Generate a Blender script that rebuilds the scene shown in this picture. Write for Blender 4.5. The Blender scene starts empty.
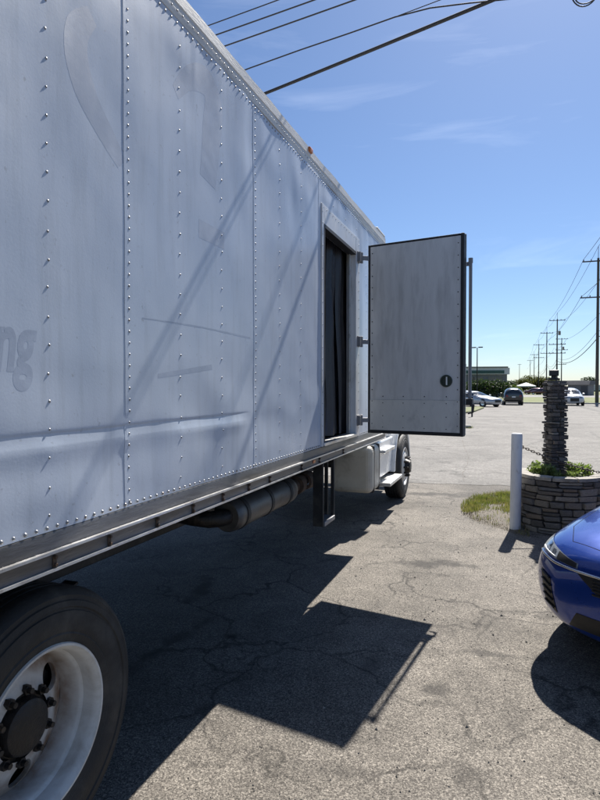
import bpy, bmesh, math, random, bisect
from mathutils import Vector, Matrix, noise
from mathutils.bvhtree import BVHTree
R = math.radians
rnd = random.Random(7)
scene = bpy.context.scene
COL = scene.collection

# ------------------------------------------------------------------ camera, world, sun, exposure
FPX, HZ, CAMH = 580.0, 388.0, 1.672
TH = math.atan(210 / FPX)
PITCH = math.atan((400 - HZ) / FPX)
cd = bpy.data.cameras.new('camera')
cam = bpy.data.objects.new('camera', cd)
COL.objects.link(cam)
cam.location = (0, 0, CAMH)
cam.rotation_euler = (math.pi / 2 - PITCH, 0, TH)
cd.sensor_fit = 'HORIZONTAL'
cd.sensor_width = 36
cd.lens = 36 * FPX / 600
cd.clip_start = 0.05
cd.clip_end = 5000
scene.camera = cam

SUN = Vector((0.110, 0.875, 1.0)).normalized()          # towards the sun
world = bpy.data.worlds.new('World')
scene.world = world
world.use_nodes = True
wn, wl = world.node_tree.nodes, world.node_tree.links
wn.clear()
w_out = wn.new('ShaderNodeOutputWorld')
w_bg = wn.new('ShaderNodeBackground')
w_sky = wn.new('ShaderNodeTexSky')
w_sky.sky_type = 'NISHITA'
w_sky.sun_disc = False
w_sky.sun_elevation = math.asin(SUN.z)
w_sky.sun_rotation = math.atan2(SUN.x, SUN.y)
w_sky.altitude = 200
w_sky.air_density = 0.93
w_sky.dust_density = 0.45
w_sky.ozone_density = 7.2
w_bg.inputs['Strength'].default_value = 0.058
w_tc = wn.new('ShaderNodeTexCoord')
w_mp = wn.new('ShaderNodeMapping')
w_mp.inputs['Scale'].default_value = (2.2, 2.6, 15.0)
w_mp.inputs['Rotation'].default_value = (R(14), R(9), R(20))
w_mp.inputs['Location'].default_value = (3.1, 1.4, 0.6)
w_nz = wn.new('ShaderNodeTexNoise')
w_nz.inputs['Scale'].default_value = 1.25
w_nz.inputs['Detail'].default_value = 7
w_nz.inputs['Roughness'].default_value = 0.55
w_nz.inputs['Distortion'].default_value = 0.6
w_rp = wn.new('ShaderNodeValToRGB')
w_rp.color_ramp.elements[0].position = 0.57
w_rp.color_ramp.elements[0].color = (0, 0, 0, 1)
w_rp.color_ramp.elements[1].position = 0.80
w_rp.color_ramp.elements[1].color = (1.2, 1.15, 1.05, 1)
w_add = wn.new('ShaderNodeMix')
w_add.data_type = 'RGBA'
w_add.blend_type = 'ADD'
w_add.inputs[0].default_value = 1.0
wl.new(w_tc.outputs['Generated'], w_mp.inputs['Vector'])
wl.new(w_mp.outputs[0], w_nz.inputs['Vector'])
wl.new(w_nz.outputs['Fac'], w_rp.inputs[0])
wl.new(w_sky.outputs[0], w_add.inputs[6])
wl.new(w_rp.outputs[0], w_add.inputs[7])
wl.new(w_add.outputs[2], w_bg.inputs['Color'])
wl.new(w_bg.outputs[0], w_out.inputs[0])

sl = bpy.data.lights.new('sun', 'SUN')
sl.energy = 5.0
sl.angle = R(0.6)
sl.color = (1.0, 0.95, 0.88)
sun = bpy.data.objects.new('sun', sl)
COL.objects.link(sun)
sun.location = (0, 0, 30)
sun.rotation_euler = (-SUN).to_track_quat('-Z', 'Y').to_euler()
vs = scene.view_settings
vs.view_transform = 'Standard'
vs.look = 'None'
vs.exposure = 1.05
vs.gamma = 1.0
vs.use_curve_mapping = False


# ------------------------------------------------------------------ pixel helpers (a pixel gives a direction; the surface gives the distance)
def ray(u, v):
    X = (u - 300) / FPX
    Z = -(v - 400) / FPX
    fw = math.cos(PITCH) + Z * math.sin(PITCH)
    up = Z * math.cos(PITCH) - math.sin(PITCH)
    c, s = math.cos(TH), math.sin(TH)
    return Vector((X * c - fw * s, X * s + fw * c, up))


def G(u, v, z=0.0):
    r = ray(u, v)
    t = (z - CAMH) / r.z
    return Vector((r.x * t, r.y * t, z))


def W(u, v, d=1.342):
    r = ray(u, v)
    t = -d / r.x
    return r.y * t, CAMH + r.z * t


def AT(u, depth, v=None):
    r = ray(u, HZ if v is None else v)
    c, s = math.cos(TH), math.sin(TH)
    t = depth / (-r.x * s + r.y * c)
    return Vector((r.x * t, r.y * t, 0.0 if v is None else CAMH + r.z * t))


# ------------------------------------------------------------------ materials
def new_mat(name):
    m = bpy.data.materials.new(name)
    m.use_nodes = True
    return m, m.node_tree.nodes, m.node_tree.links, m.node_tree.nodes['Principled BSDF']


def ramp(n, l, src, stops):
    r = n.new('ShaderNodeValToRGB')
    el = r.color_ramp.elements
    while len(el) < len(stops):
        el.new(0.5)
    for e, (p, c) in zip(el, stops):
        e.position = p
        e.color = (c, c, c, 1) if isinstance(c, (int, float)) else (*c, 1)
    l.new(src, r.inputs[0])
    return r.outputs[0]


def noise_tex(n, l, vec, scale, detail=5, rough=0.55, dist=0.0):
    t = n.new('ShaderNodeTexNoise')
    t.inputs['Scale'].default_value = scale
    t.inputs['Detail'].default_value = detail
    t.inputs['Roughness'].default_value = rough
    t.inputs['Distortion'].default_value = dist
    if vec is not None:
        l.new(vec, t.inputs['Vector'])
    return t.outputs['Fac']


def coords(n, l, scale=(1, 1, 1), rot=(0, 0, 0)):
    tc = n.new('ShaderNodeTexCoord')
    mp = n.new('ShaderNodeMapping')
    mp.inputs['Scale'].default_value = scale
    mp.inputs['Rotation'].default_value = rot
    l.new(tc.outputs['Object'], mp.inputs['Vector'])
    return mp.outputs[0]


def mix(n, l, fac, a, b, mode='MIX'):
    m = n.new('ShaderNodeMix')
    m.data_type = 'RGBA'
    m.blend_type = mode
    for i_, v in ((0, fac), (6, a), (7, b)):
        sock = m.inputs[i_]
        if isinstance(v, (int, float)):
            sock.default_value = v if i_ == 0 else (v, v, v, 1)
        elif isinstance(v, tuple):
            sock.default_value = (*v, 1)
        else:
            l.new(v, sock)
    return m.outputs[2]


def bump(n, l, h, strength, dist, b):
    bp = n.new('ShaderNodeBump')
    bp.inputs['Strength'].default_value = strength
    bp.inputs['Distance'].default_value = dist
    l.new(h, bp.inputs['Height'])
    l.new(bp.outputs[0], b.inputs['Normal'])


def M(name, col, rough=0.5, metal=0.0, var=0.15, vs_=6.0, dirt=None, stretch=(1, 1, 1), bmp=0.0, bs=60, coat=0.0, rvar=0.1, spec=0.5, lo=.52, hi=.72):
    m, n, l, b = new_mat(name)
    v = coords(n, l, stretch)
    f = noise_tex(n, l, v, vs_, 6, .6)
    dk = tuple(c * (1 - var) for c in col)
    lt = tuple(min(1, c * (1 + var)) for c in col)
    c = ramp(n, l, f, [(0.3, dk), (0.7, lt)])
    if dirt:
        f2 = noise_tex(n, l, v, vs_ * 0.6 + 1.3, 8, .65, .3)
        c = mix(n, l, ramp(n, l, f2, [(lo, 0.0), (hi, 1.0)]), c, dirt)
    l.new(c, b.inputs['Base Color'])
    b.inputs['Metallic'].default_value = metal
    b.inputs['Specular IOR Level'].default_value = spec
    b.inputs['Coat Weight'].default_value = coat
    b.inputs['Coat Roughness'].default_value = 0.04
    l.new(ramp(n, l, f, [(0.3, max(0.02, rough - rvar)), (0.7, min(1, rough + rvar))]), b.inputs['Roughness'])
    if bmp:
        f3 = noise_tex(n, l, v, bs, 4, .6)
        bump(n, l, f3, bmp, 0.01, b)
    return m


def asphalt_mat(name, tones, agg, patch, crack=1.0, bmp=0.6, crack_scale=1.1, crackcol=.32, stains=()):
    m, n, l, b = new_mat(name)
    v = coords(n, l)
    vo = n.new('ShaderNodeTexVoronoi')
    vo.inputs['Scale'].default_value = agg
    l.new(v, vo.inputs['Vector'])
    sep = n.new('ShaderNodeSeparateColor')
    l.new(vo.outputs['Color'], sep.inputs[0])
    c = ramp(n, l, sep.outputs[0], tones)
    fine = noise_tex(n, l, v, agg * 0.35, 3, .7)
    c = mix(n, l, 1.0, c, ramp(n, l, fine, [(0.3, .62), (0.7, 1.3)]), 'MULTIPLY')
    med = noise_tex(n, l, v, 4.5, 4, .7)
    c = mix(n, l, 1.0, c, ramp(n, l, med, [(0.3, .80), (0.7, 1.15)]), 'MULTIPLY')
    big = noise_tex(n, l, v, 0.55, 3, .6, .4)
    c = mix(n, l, 1.0, c, ramp(n, l, big, [(0.33, 1 - patch), (0.66, 1 + patch * .7)]), 'MULTIPLY')
    for (sx, sy, rx, ry, ang, k) in stains:      # tar and oil marks of their own shape
        mp = n.new('ShaderNodeMapping')
        mp.vector_type = 'TEXTURE'
        mp.inputs['Location'].default_value = (sx, sy, 0)
        mp.inputs['Rotation'].default_value = (0, 0, R(ang))
        mp.inputs['Scale'].default_value = (rx, ry, 1)
        l.new(v, mp.inputs['Vector'])
        ln = n.new('ShaderNodeVectorMath'); ln.operation = 'LENGTH'
        l.new(mp.outputs[0], ln.inputs[0])
        ad = n.new('ShaderNodeMath'); ad.operation = 'ADD'
        l.new(ln.outputs['Value'], ad.inputs[0])
        l.new(ramp(n, l, med, [(0.25, -.45), (.75, .45)]) if False else ramp(n, l, med, [(0.25, 0.0), (.75, .9)]), ad.inputs[1])
        c = mix(n, l, ramp(n, l, ad.outputs[0], [(0.55, k), (1.25, 0.0)]), c, (.022, .020, .018))
    # stains of oil
    oil = noise_tex(n, l, v, 0.9, 3, .5, .8)
    c = mix(n, l, ramp(n, l, oil, [(0.66, 0.0), (0.74, 0.55)]), c, (.05, .047, .043))
    # cracks
    dv = n.new('ShaderNodeTexNoise')
    dv.inputs['Scale'].default_value = 2.5
    dv.inputs['Detail'].default_value = 3
    l.new(v, dv.inputs['Vector'])
    va = n.new('ShaderNodeMix')
    va.data_type = 'RGBA'
    va.blend_type = 'LINEAR_LIGHT'
    va.inputs[0].default_value = 0.28
    l.new(v, va.inputs[6])
    l.new(dv.outputs['Color'], va.inputs[7])
    ve = n.new('ShaderNodeTexVoronoi')
    ve.feature = 'DISTANCE_TO_EDGE'
    ve.inputs['Scale'].default_value = crack_scale
    l.new(va.outputs[2], ve.inputs['Vector'])
    ck = ramp(n, l, ve.outputs['Distance'], [(0.0, 1.0), (0.021, 0.0)])
    cm = noise_tex(n, l, v, 0.8, 3, .6)
    ckm = mix(n, l, 1.0, ck, ramp(n, l, cm, [(0.38, 0.0), (0.56, crack)]), 'MULTIPLY')
    if crack_scale > 1:                            # fine alligator cracking where the surface is worn
        v2 = n.new('ShaderNodeTexVoronoi')
        v2.feature = 'DISTANCE_TO_EDGE'
        v2.inputs['Scale'].default_value = 5.5
        l.new(va.outputs[2], v2.inputs['Vector'])
        ck2 = ramp(n, l, v2.outputs['Distance'], [(0.0, .8), (0.05, 0.0)])
        m2 = noise_tex(n, l, v, 1.1, 2, .5, .5)
        ckm = mix(n, l, 1.0, ckm, mix(n, l, 1.0, ck2, ramp(n, l, m2, [(0.55, 0.0), (0.66, 1.0)]), 'MULTIPLY'), 'LIGHTEN')
    c = mix(n, l, ckm, c, mix(n, l, 1.0, c, crackcol, 'MULTIPLY'))
    l.new(c, b.inputs['Base Color'])
    b.inputs['Roughness'].default_value = 0.85
    b.inputs['Specular IOR Level'].default_value = 0.3
    hsum = mix(n, l, ckm, mix(n, l, .5, sep.outputs[1], fine), 0.0)
    bump(n, l, hsum, bmp, 0.006, b)
    return m


STAINS = [(*G(u, v).xy, a, b, ang, k) for (u, v, a, b, ang, k) in (
    (202, 588, .2, .7, 12, .8), (232, 637, .16, .10, 30, .9), (425, 564, 1.0, .26, 18, .75), (440, 494, 1.3, .5, 12, .7), (500, 655, .7, .10, 8, .6), (438, 690, .24, .16, 20, .6), (150, 655, .16, 1.2, -8, .7), (560, 615, .6, .16, 30, .55), (520, 720, .35, .2, 60, .45), (330, 770, .4, .12, 10, .4), (470, 780, .2, .3, 40, .4))]


def glass_mat(name, col=(.02, .025, .03), rough=.04):
    m, n, l, b = new_mat(name)
    b.inputs['Base Color'].default_value = (*col, 1)
    b.inputs['Roughness'].default_value = rough
    b.inputs['Specular IOR Level'].default_value = .8
    return m


def paint_mat(name, col, metal=.5, rough=.3):
    m, n, l, b = new_mat(name)
    v = coords(n, l)
    f = noise_tex(n, l, v, 900, 2, .5)
    c = ramp(n, l, f, [(0.3, tuple(x * .75 for x in col)), (0.7, tuple(min(1, x * 1.2) for x in col))])
    du = noise_tex(n, l, v, 3.0, 6, .6)
    l.new(c, b.inputs['Base Color'])
    b.inputs['Metallic'].default_value = metal
    l.new(ramp(n, l, du, [(0.3, rough - .05), (0.7, rough + .08)]), b.inputs['Roughness'])
    b.inputs['Coat Weight'].default_value = 1.0
    b.inputs['Coat Roughness'].default_value = 0.03
    return m


def wall_mat():
    m, n, l, b = new_mat('truck_white_paint')
    v = coords(n, l)
    vz = coords(n, l, (1.0, 3.5, .35))
    f = noise_tex(n, l, v, 1.4, 6, .6)
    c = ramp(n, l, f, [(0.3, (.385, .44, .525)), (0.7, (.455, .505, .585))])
    st = noise_tex(n, l, vz, 5.0, 7, .65)
    c = mix(n, l, ramp(n, l, st, [(0.5, 0.0), (0.78, .5)]), c, (.275, .305, .345))
    sp = noise_tex(n, l, v, 42, 3, .6)
    c = mix(n, l, ramp(n, l, sp, [(0.66, 0.0), (0.75, .45)]), c, (.22, .225, .235))
    sc = noise_tex(n, l, coords(n, l, (1, .6, 9), (R(35), 0, 0)), 8.0, 4, .7)
    c = mix(n, l, ramp(n, l, sc, [(0.68, 0.0), (0.72, .25)]), c, (.27, .29, .325))
    l.new(c, b.inputs['Base Color'])
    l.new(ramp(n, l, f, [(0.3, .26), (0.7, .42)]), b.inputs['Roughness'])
    b.inputs['Specular IOR Level'].default_value = .4
    f3 = noise_tex(n, l, v, 130, 3, .6)
    bump(n, l, f3, .03, 0.01, b)
    return m


mt = {}
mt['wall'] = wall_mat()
mt['ghost'] = M('faded_print', (.305, .35, .43), .42, 0, .08, 3, (.375, .425, .51), bmp=.03, bs=130, lo=.46, hi=.62)
mt['rail'] = M('dull_aluminium_rail', (.125, .125, .13), .42, .6, .3, 4, (.075, .07, .065), (1, .5, 4), bmp=.15, bs=40, lo=.5, hi=.7)
mt['alu'] = M('bright_aluminium', (.62, .62, .61), .35, .7, .12, 8, (.35, .33, .3), bmp=.1, bs=60)
mt['toprail'] = M('top_rail_paint', (.58, .57, .54), .5, .1, .15, 5, (.36, .32, .27), (1, .4, 3), bmp=.15, bs=50)
mt['rivet'] = M('rivet_metal', (.25, .255, .265), .4, .5, .3, 60, (.3, .2, .13), lo=.56, hi=.7)
mt['rust'] = M('rust', (.085, .052, .034), .85, .1, .4, 30, (.04, .028, .02), bmp=.4, bs=120)
mt['rubber'] = M('tyre_rubber', (.015, .015, .0155), .7, 0, .3, 9, (.05, .048, .045), bmp=.25, bs=90, lo=.5, hi=.75)
mt['black'] = M('black_steel', (.022, .022, .023), .6, .2, .35, 9, (.07, .062, .055), bmp=.2, bs=60)
mt['grease'] = M('greasy_hub', (.018, .016, .015), .5, .3, .4, 25, (.06, .045, .035), bmp=.4, bs=70)
mt['gasket'] = M('door_gasket_rubber', (.018, .018, .02), .6, 0, .25, 20)
mt['liner'] = M('door_liner_grey', (.66, .655, .64), .5, .0, .06, 3.0, (.47, .465, .455), (4, 4, .7), bmp=.08, bs=90, lo=.46, hi=.75)
mt['kick'] = M('door_kick_plate', (.68, .67, .63), .45, .0, .06, 5, (.5, .49, .47), (2, 2, 1), bmp=.08, bs=90)
mt['handle'] = M('green_handle_cup', (.035, .05, .035), .4, .1, .3, 40)
mt['frame'] = M('door_frame_paint', (.58, .59, .60), .42, 0, .1, 4, (.34, .33, .31), (2, 2, .6), bmp=.06, bs=80, lo=.56, hi=.76)
mt['tarp'] = M('dark_strip_curtain', (.035, .035, .04), .35, 0, .35, 6, (.09, .085, .085), (1, 1, .3), bmp=.1, bs=20)
mt['inner'] = M('dark_cargo_lining', (.12, .12, .115), .8, 0, .25, 4)
mt['rimw'] = M('white_wheel_paint', (.60, .59, .56), .45, 0, .10, 7, (.30, .20, .12), bmp=.06, bs=80, lo=.60, hi=.74)
mt['cab'] = M('cab_white_paint', (.66, .67, .67), .3, 0, .06, 3, (.42, .41, .39), coat=.3, lo=.58, hi=.8)
mt['tank'] = M('cream_tank_paint', (.46, .43, .36), .45, 0, .12, 5, (.26, .22, .17), bmp=.06, bs=60)
mt['muffler'] = M('muffler_steel', (.13, .125, .12), .5, .6, .25, 8, (.10, .075, .055), bmp=.15, bs=60)
mt['amber'] = M('amber_lens', (.55, .16, .03), .3, 0, .15, 30)
mt['glass'] = glass_mat('dark_glass')
mt['chrome'] = M('chrome', (.62, .62, .63), .12, 1.0, .05, 9, rvar=.04)
mt['stone'] = [M('stone_%d' % i, c, .85, 0, .35, 12, tuple(x * .55 for x in c), bmp=.5, bs=70, lo=.48, hi=.7)
               for i, c in enumerate([(.15, .13, .108), (.205, .18, .148), (.105, .094, .082), (.27, .24, .20), (.15, .14, .128), (.19, .152, .118)])]
mt['slate'] = [M('slate_%d' % i, c, .85, 0, .4, 14, tuple(x * .5 for x in c), bmp=.6, bs=80, lo=.48, hi=.7) for i, c in enumerate([(.085, .073, .066), (.12, .10, .088), (.06, .054, .05), (.145, .125, .108)])]
mt['cap'] = M('cap_stone', (.27, .25, .22), .85, 0, .3, 14, (.15, .14, .12), bmp=.4, bs=60)
mt['mortar'] = M('dark_mortar', (.09, .085, .08), .95, 0, .3, 25, bmp=.5, bs=70)
mt['soil'] = M('soil', (.09, .07, .05), .95, 0, .4, 30, bmp=.6, bs=60)
mt['bollard'] = M('white_post_paint', (.62, .63, .64), .5, 0, .08, 6, (.36, .33, .30), (3, 3, 1), bmp=.1, bs=60, lo=.58, hi=.72)
mt['chain'] = M('rusty_chain', (.10, .085, .075), .6, .5, .3, 50)
mt['leafa'] = M('leaf_light', (.10, .13, .035), .6, 0, .45, 3)
mt['leafb'] = M('leaf_dark', (.028, .045, .02), .6, 0, .45, 3)
mt['leafc'] = M('leaf_olive', (.085, .085, .03), .65, 0, .45, 2)
mt['leafp'] = M('planter_leaf', (.16, .20, .07), .55, 0, .45, 18)
mt['grass'] = M('grass_blade', (.12, .135, .04), .7, 0, .4, 6, (.24, .20, .10), lo=.44, hi=.62)
mt['straw'] = M('dead_straw', (.22, .18, .10), .8, 0, .3, 8)
mt['verge'] = M('verge_grass', (.10, .125, .035), .95, 0, .3, .25, (.16, .15, .06), bmp=.5, bs=8, lo=.4, hi=.7)
mt['dirt'] = M('dry_dirt', (.115, .100, .080), .95, 0, .35, 9, (.07, .06, .047), bmp=.6, bs=45)
mt['wood'] = M('weathered_pole', (.085, .075, .065), .85, 0, .25, 6, stretch=(8, 8, .5))
mt['wire'] = M('cable_sheath', (.03, .03, .032), .7, 0, .2, 5)
mt['grey'] = M('galvanised_grey', (.22, .22, .23), .5, .5, .15, 4)
mt['concrete'] = M('kerb_concrete', (.42, .40, .37), .9, 0, .15, 6, (.25, .23, .2), bmp=.2, bs=40)
mt['bld'] = M('building_stucco', (.16, .165, .17), .85, 0, .08, 1)
mt['bldw'] = M('building_fascia', (.60, .61, .61), .7, 0, .06, 1)
mt['bldg'] = M('green_sign_band', (.03, .085, .075), .5, 0, .1, 1)
mt['bldd'] = M('dark_roof', (.09, .09, .095), .8, 0, .15, 1)
mt['tent'] = M('white_canvas', (.78, .78, .77), .8, 0, .04, 2)
mt['asphalt'] = asphalt_mat('worn_asphalt', [(0.0, (.040, .035, .030)), (.35, (.108, .097, .083)), (.7, (.160, .144, .123)), (1.0, (.285, .257, .218))], 190, .38, bmp=.24, stains=STAINS)
mt['lot'] = asphalt_mat('pale_concrete_lot', [(0.0, (.130, .123, .112)), (.5, (.163, .154, .141)), (1.0, (.20, .19, .174))], 60, .2, .8, .25, .33, .45)
mt['road'] = asphalt_mat('road_asphalt', [(0.0, (.17, .165, .16)), (1.0, (.22, .215, .21))], 30, .1, 0, .2)
mt['blue'] = paint_mat('blue_metallic_paint', (.006, .044, .285), .45, .28)
mt['carblack'] = paint_mat('black_car_paint', (.012, .012, .016), .2, .3)
mt['carwhite'] = paint_mat('white_car_paint', (.62, .63, .64), 0, .3)
mt['carsilver'] = paint_mat('silver_car_paint', (.42, .44, .47), .5, .3)
mt['carmaroon'] = paint_mat('maroon_car_paint', (.10, .012, .018), .3, .3)
mt['plastic'] = M('black_plastic', (.012, .012, .013), .45, 0, .2, 20)
mt['gap'] = M('panel_gap_black', (.004, .004, .006), .9, 0, .1, 9, spec=.1)
mt['lens'] = M('headlight_lens', (.26, .29, .33), .12, .3, .45, 22)
mt['redlens'] = M('red_lens', (.22, .01, .012), .25, 0, .1, 9)


for k_ in ('leafa', 'leafb', 'leafc', 'leafp', 'grass'):
    n_, l_ = mt[k_].node_tree.nodes, mt[k_].node_tree.links
    pb = n_['Principled BSDF']
    tl = n_.new('ShaderNodeBsdfTranslucent')
    src = pb.inputs['Base Color'].links[0].from_socket
    l_.new(mix(n_, l_, 1.0, src, (1.0, 1.15, .55), 'MULTIPLY'), tl.inputs['Color'])
    ms = n_.new('ShaderNodeMixShader')
    ms.inputs[0].default_value = .45
    l_.new(pb.outputs[0], ms.inputs[1]); l_.new(tl.outputs[0], ms.inputs[2])
    l_.new(ms.outputs[0], n_['Material Output'].inputs['Surface'])


# ------------------------------------------------------------------ mesh helpers
class MB:
    def __init__(s):
        s.v, s.f = [], []

    def add(s, vs_, fs):
        k = len(s.v)
        s.v += [Vector(p) for p in vs_]
        s.f += [tuple(i + k for i in f) for f in fs]
        return s

    def box(s, c, size, rot=None):
        hx, hy, hz = (x / 2 for x in size)
        P = [Vector((a * hx, b * hy, d * hz)) for a in (-1, 1) for b in (-1, 1) for d in (-1, 1)]
        if rot is not None:
            P = [rot @ p for p in P]
        c = Vector(c)
        return s.add([p + c for p in P], [(0, 1, 3, 2), (4, 6, 7, 5), (0, 4, 5, 1), (2, 3, 7, 6), (0, 2, 6, 4), (1, 5, 7, 3)])

    def bb(s, x0, x1, y0, y1, z0, z1):
        return s.box(((x0 + x1) / 2, (y0 + y1) / 2, (z0 + z1) / 2), (abs(x1 - x0), abs(y1 - y0), abs(z1 - z0)))

    def cyl(s, p0, p1, r0, r1=None, n=16, cap=True):
        r1 = r0 if r1 is None else r1
        p0, p1 = Vector(p0), Vector(p1)
        d = (p1 - p0).normalized()
        a = d.orthogonal().normalized()
        b = d.cross(a)
        vs_ = []
        for p, r in ((p0, r0), (p1, r1)):
            for i in range(n):
                t = 2 * math.pi * i / n
                vs_.append(p + a * math.cos(t) * r + b * math.sin(t) * r)
        fs = [(i, (i + 1) % n, n + (i + 1) % n, n + i) for i in range(n)]
        if cap:
            fs += [tuple(range(n - 1, -1, -1)), tuple(range(n, 2 * n))]
        return s.add(vs_, fs)

    def lathe(s, prof, c, axis, n=48, closed=False):
        """prof: list of (a, r), a measured along axis from c"""
        c, d = Vector(c), Vector(axis).normalized()
        a = Vector((0, 0, 1)) if abs(d.z) < .9 else Vector((1, 0, 0))
        a = (a - d * a.dot(d)).normalized()
        b = d.cross(a)
        vs_ = []
        for (h, r) in prof:
            for i in range(n):
                t = 2 * math.pi * i / n
                vs_.append(c + d * h + (a * math.cos(t) + b * math.sin(t)) * r)
        m = len(prof)
        fs = []
        for j in range(m if closed else m - 1):
            for i in range(n):
                fs.append((j * n + i, j * n + (i + 1) % n, (j + 1) % m * n + (i + 1) % n, (j + 1) % m * n + i))
        return s.add(vs_, fs)

    def tube(s, path, r, n=8):
        path = [Vector(p) for p in path]
        vs_, fs = [], []
        ref = None
        for i, p in enumerate(path):
            t = (path[min(i + 1, len(path) - 1)] - path[max(i - 1, 0)]).normalized()
            a = t.orthogonal().normalized() if ref is None else (ref - t * ref.dot(t)).normalized()
            ref = a
            b = t.cross(a)
            rr = r[i] if isinstance(r, (list, tuple)) else r
            for k in range(n):
                q = 2 * math.pi * k / n
                vs_.append(p + (a * math.cos(q) + b * math.sin(q)) * rr)
        for i in range(len(path) - 1):
            for k in range(n):
                fs.append((i * n + k, i * n + (k + 1) % n, (i + 1) * n + (k + 1) % n, (i + 1) * n + k))
        fs += [tuple(range(n - 1, -1, -1)), tuple(range((len(path) - 1) * n, len(path) * n))]
        return s.add(vs_, fs)

    def prism(s, poly, e0, e1, fn):
        """poly of (a, b) extruded from e0 to e1; fn(a, b, e) -> point"""
        n = len(poly)
        vs_ = [fn(a, b, e0) for a, b in poly] + [fn(a, b, e1) for a, b in poly]
        fs = [(i, (i + 1) % n, n + (i + 1) % n, n + i) for i in range(n)]
        fs += [tuple(range(n - 1, -1, -1)), tuple(range(n, 2 * n))]
        return s.add(vs_, fs)

    def grid(s, nu, nv, fn):
        vs_ = [fn(i / nu, j / nv) for j in range(nv + 1) for i in range(nu + 1)]
        fs = [(j * (nu + 1) + i, j * (nu + 1) + i + 1, (j + 1) * (nu + 1) + i + 1, (j + 1) * (nu + 1) + i) for j in range(nv) for i in range(nu)]
        return s.add(vs_, fs)

    def build(s, name, mat, parent=None, off=(0, 0, 0), smooth=False, bevel=0.0, seg=2, sub=0, fix=True, kind=None, auto=None):
        me = bpy.data.meshes.new(name)
        o_ = Vector(off)
        me.from_pydata([tuple(p - o_) for p in s.v], [], s.f)
        if fix:
            bm = bmesh.new()
            bm.from_mesh(me)
            bmesh.ops.recalc_face_normals(bm, faces=bm.faces)
            bm.to_mesh(me)
            bm.free()
        me.materials.append(mat)
        if smooth:
            me.polygons.foreach_set('use_smooth', [True] * len(me.polygons))
        ob = bpy.data.objects.new(name, me)
        COL.objects.link(ob)
        ob.parent = parent
        if auto is not None:
            me.polygons.foreach_set('use_smooth', [True] * len(me.polygons))
            me.set_sharp_from_angle(angle=R(auto))
        if bevel:
            md = ob.modifiers.new('bevel', 'BEVEL')
            md.width = bevel
            md.segments = seg
            md.limit_method = 'ANGLE'
        if sub:
            md = ob.modifiers.new('sub', 'SUBSURF')
            md.levels = md.render_levels = sub
        if kind:
            ob['kind'] = kind
        me.update()
        return ob


def tag(o, label, cat, group=None):
    o['label'] = label
    o['category'] = cat
    if group:
        o['group'] = group
    return o


def thing(name, label, cat, loc=(0, 0, 0), rz=0.0, group=None):
    o = bpy.data.objects.new(name, None)
    o.empty_display_size = .2
    COL.objects.link(o)
    o.location = loc
    o.rotation_euler = (0, 0, rz)
    return tag(o, label, cat, group)


def structure(o):
    o['kind'] = 'structure'
    return o


def copy_tree(o, parent=None):
    kids = [c for c in o.children]
    c = o.copy()
    COL.objects.link(c)
    c.parent = parent
    for k in kids:
        copy_tree(k, c)
    return c


def nz(x, y, z=0.0):
    return noise.noise(Vector((x, y, z)))


# ------------------------------------------------------------------ ground and roads
gv = MB()
xs = [-1500, -400, -100, -40] + [-20 + i for i in range(0, 41)] + [40, 100, 400, 1500]
ys = [-1500, -300, -60, -20] + [-10 + i for i in range(0, 51)] + [60, 100, 200, 500, 1000, 3000]
gv.add([(x, y, 0) for y in ys for x in xs],
       [(j * len(xs) + i, j * len(xs) + i + 1, (j + 1) * len(xs) + i + 1, (j + 1) * len(xs) + i) for j in range(len(ys) - 1) for i in range(len(xs) - 1)])
structure(gv.build('ground', mt['asphalt'], fix=False))

# paler concrete of the far lot, its near edge broken
edge_pts = []
for i in range(161):
    x = -14 + 34 * i / 160
    y = 10.3 + .32 * nz(x * .7, 1.3) + .16 * nz(x * 2.9, 7.7) + .06 * nz(x * 11, 3.1) - .05 * (x - 0)
    edge_pts.append((x, y))
lot = MB()
n = len(edge_pts)
lot.add([(x, y, .004) for x, y in edge_pts] + [(x, 67.0, .004) for x, y in edge_pts], [(i, i + 1, n + i + 1, n + i) for i in range(n - 1)])
structure(lot.build('parking_lot', mt['lot'], fix=False))
for cr_ in ([(462, 440), (465, 449), (469, 458), (466, 466), (463, 474), (465, 482)], [(470, 425), (500, 424), (535, 425), (580, 424), (640, 425)], [(425, 447), (480, 446), (530, 447), (600, 446), (700, 447)]):
    pth = []
    for (a, b) in zip(cr_[:-1], cr_[1:]):
        for k in range(12):
            p = G(a[0] + (b[0] - a[0]) * k / 12, a[1] + (b[1] - a[1]) * k / 12)
            pth.append(p + Vector((.05 * nz(p.x * 5, p.y * 5), .06 * nz(p.x * 4, p.y * 4, 3), .002)))
    m = MB(); m.tube(pth, [.004 + .006 * abs(nz(i * .3, 1.1)) for i in range(len(pth))], 4)
    structure(m.build('lot_crack', mt['dirt'], fix=False))


def strip(name, y0, y1, z, mat):
    return structure(MB().add([(-400, y0, z), (400, y0, z), (400, y1, z), (-400, y1, z)], [(0, 1, 2, 3)]).build(name, mat, fix=False))


strip('grass_verge', 67.2, 113, .012, mt['verge'])
strip('far_road', 114, 150, .010, mt['road'])
strip('far_verge', 151, 900, .014, mt['verge'])
kb = MB()
kb.bb(-200, 200, 66.9, 67.15, 0, .13)
structure(kb.build('kerb', mt['concrete'], bevel=.02))

# ------------------------------------------------------------------ the box truck
TX = -1.342            # x of the side wall facing the camera
TRUCK = Vector((TX - 1.25, 2.45, 0))
truck = thing('box_truck', 'large dirty white box truck with its side door standing open', 'truck', TRUCK)


def tb(mb, name, mat, parent=truck, **k):
    return mb.build(name, mat, parent, TRUCK, **k)


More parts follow.
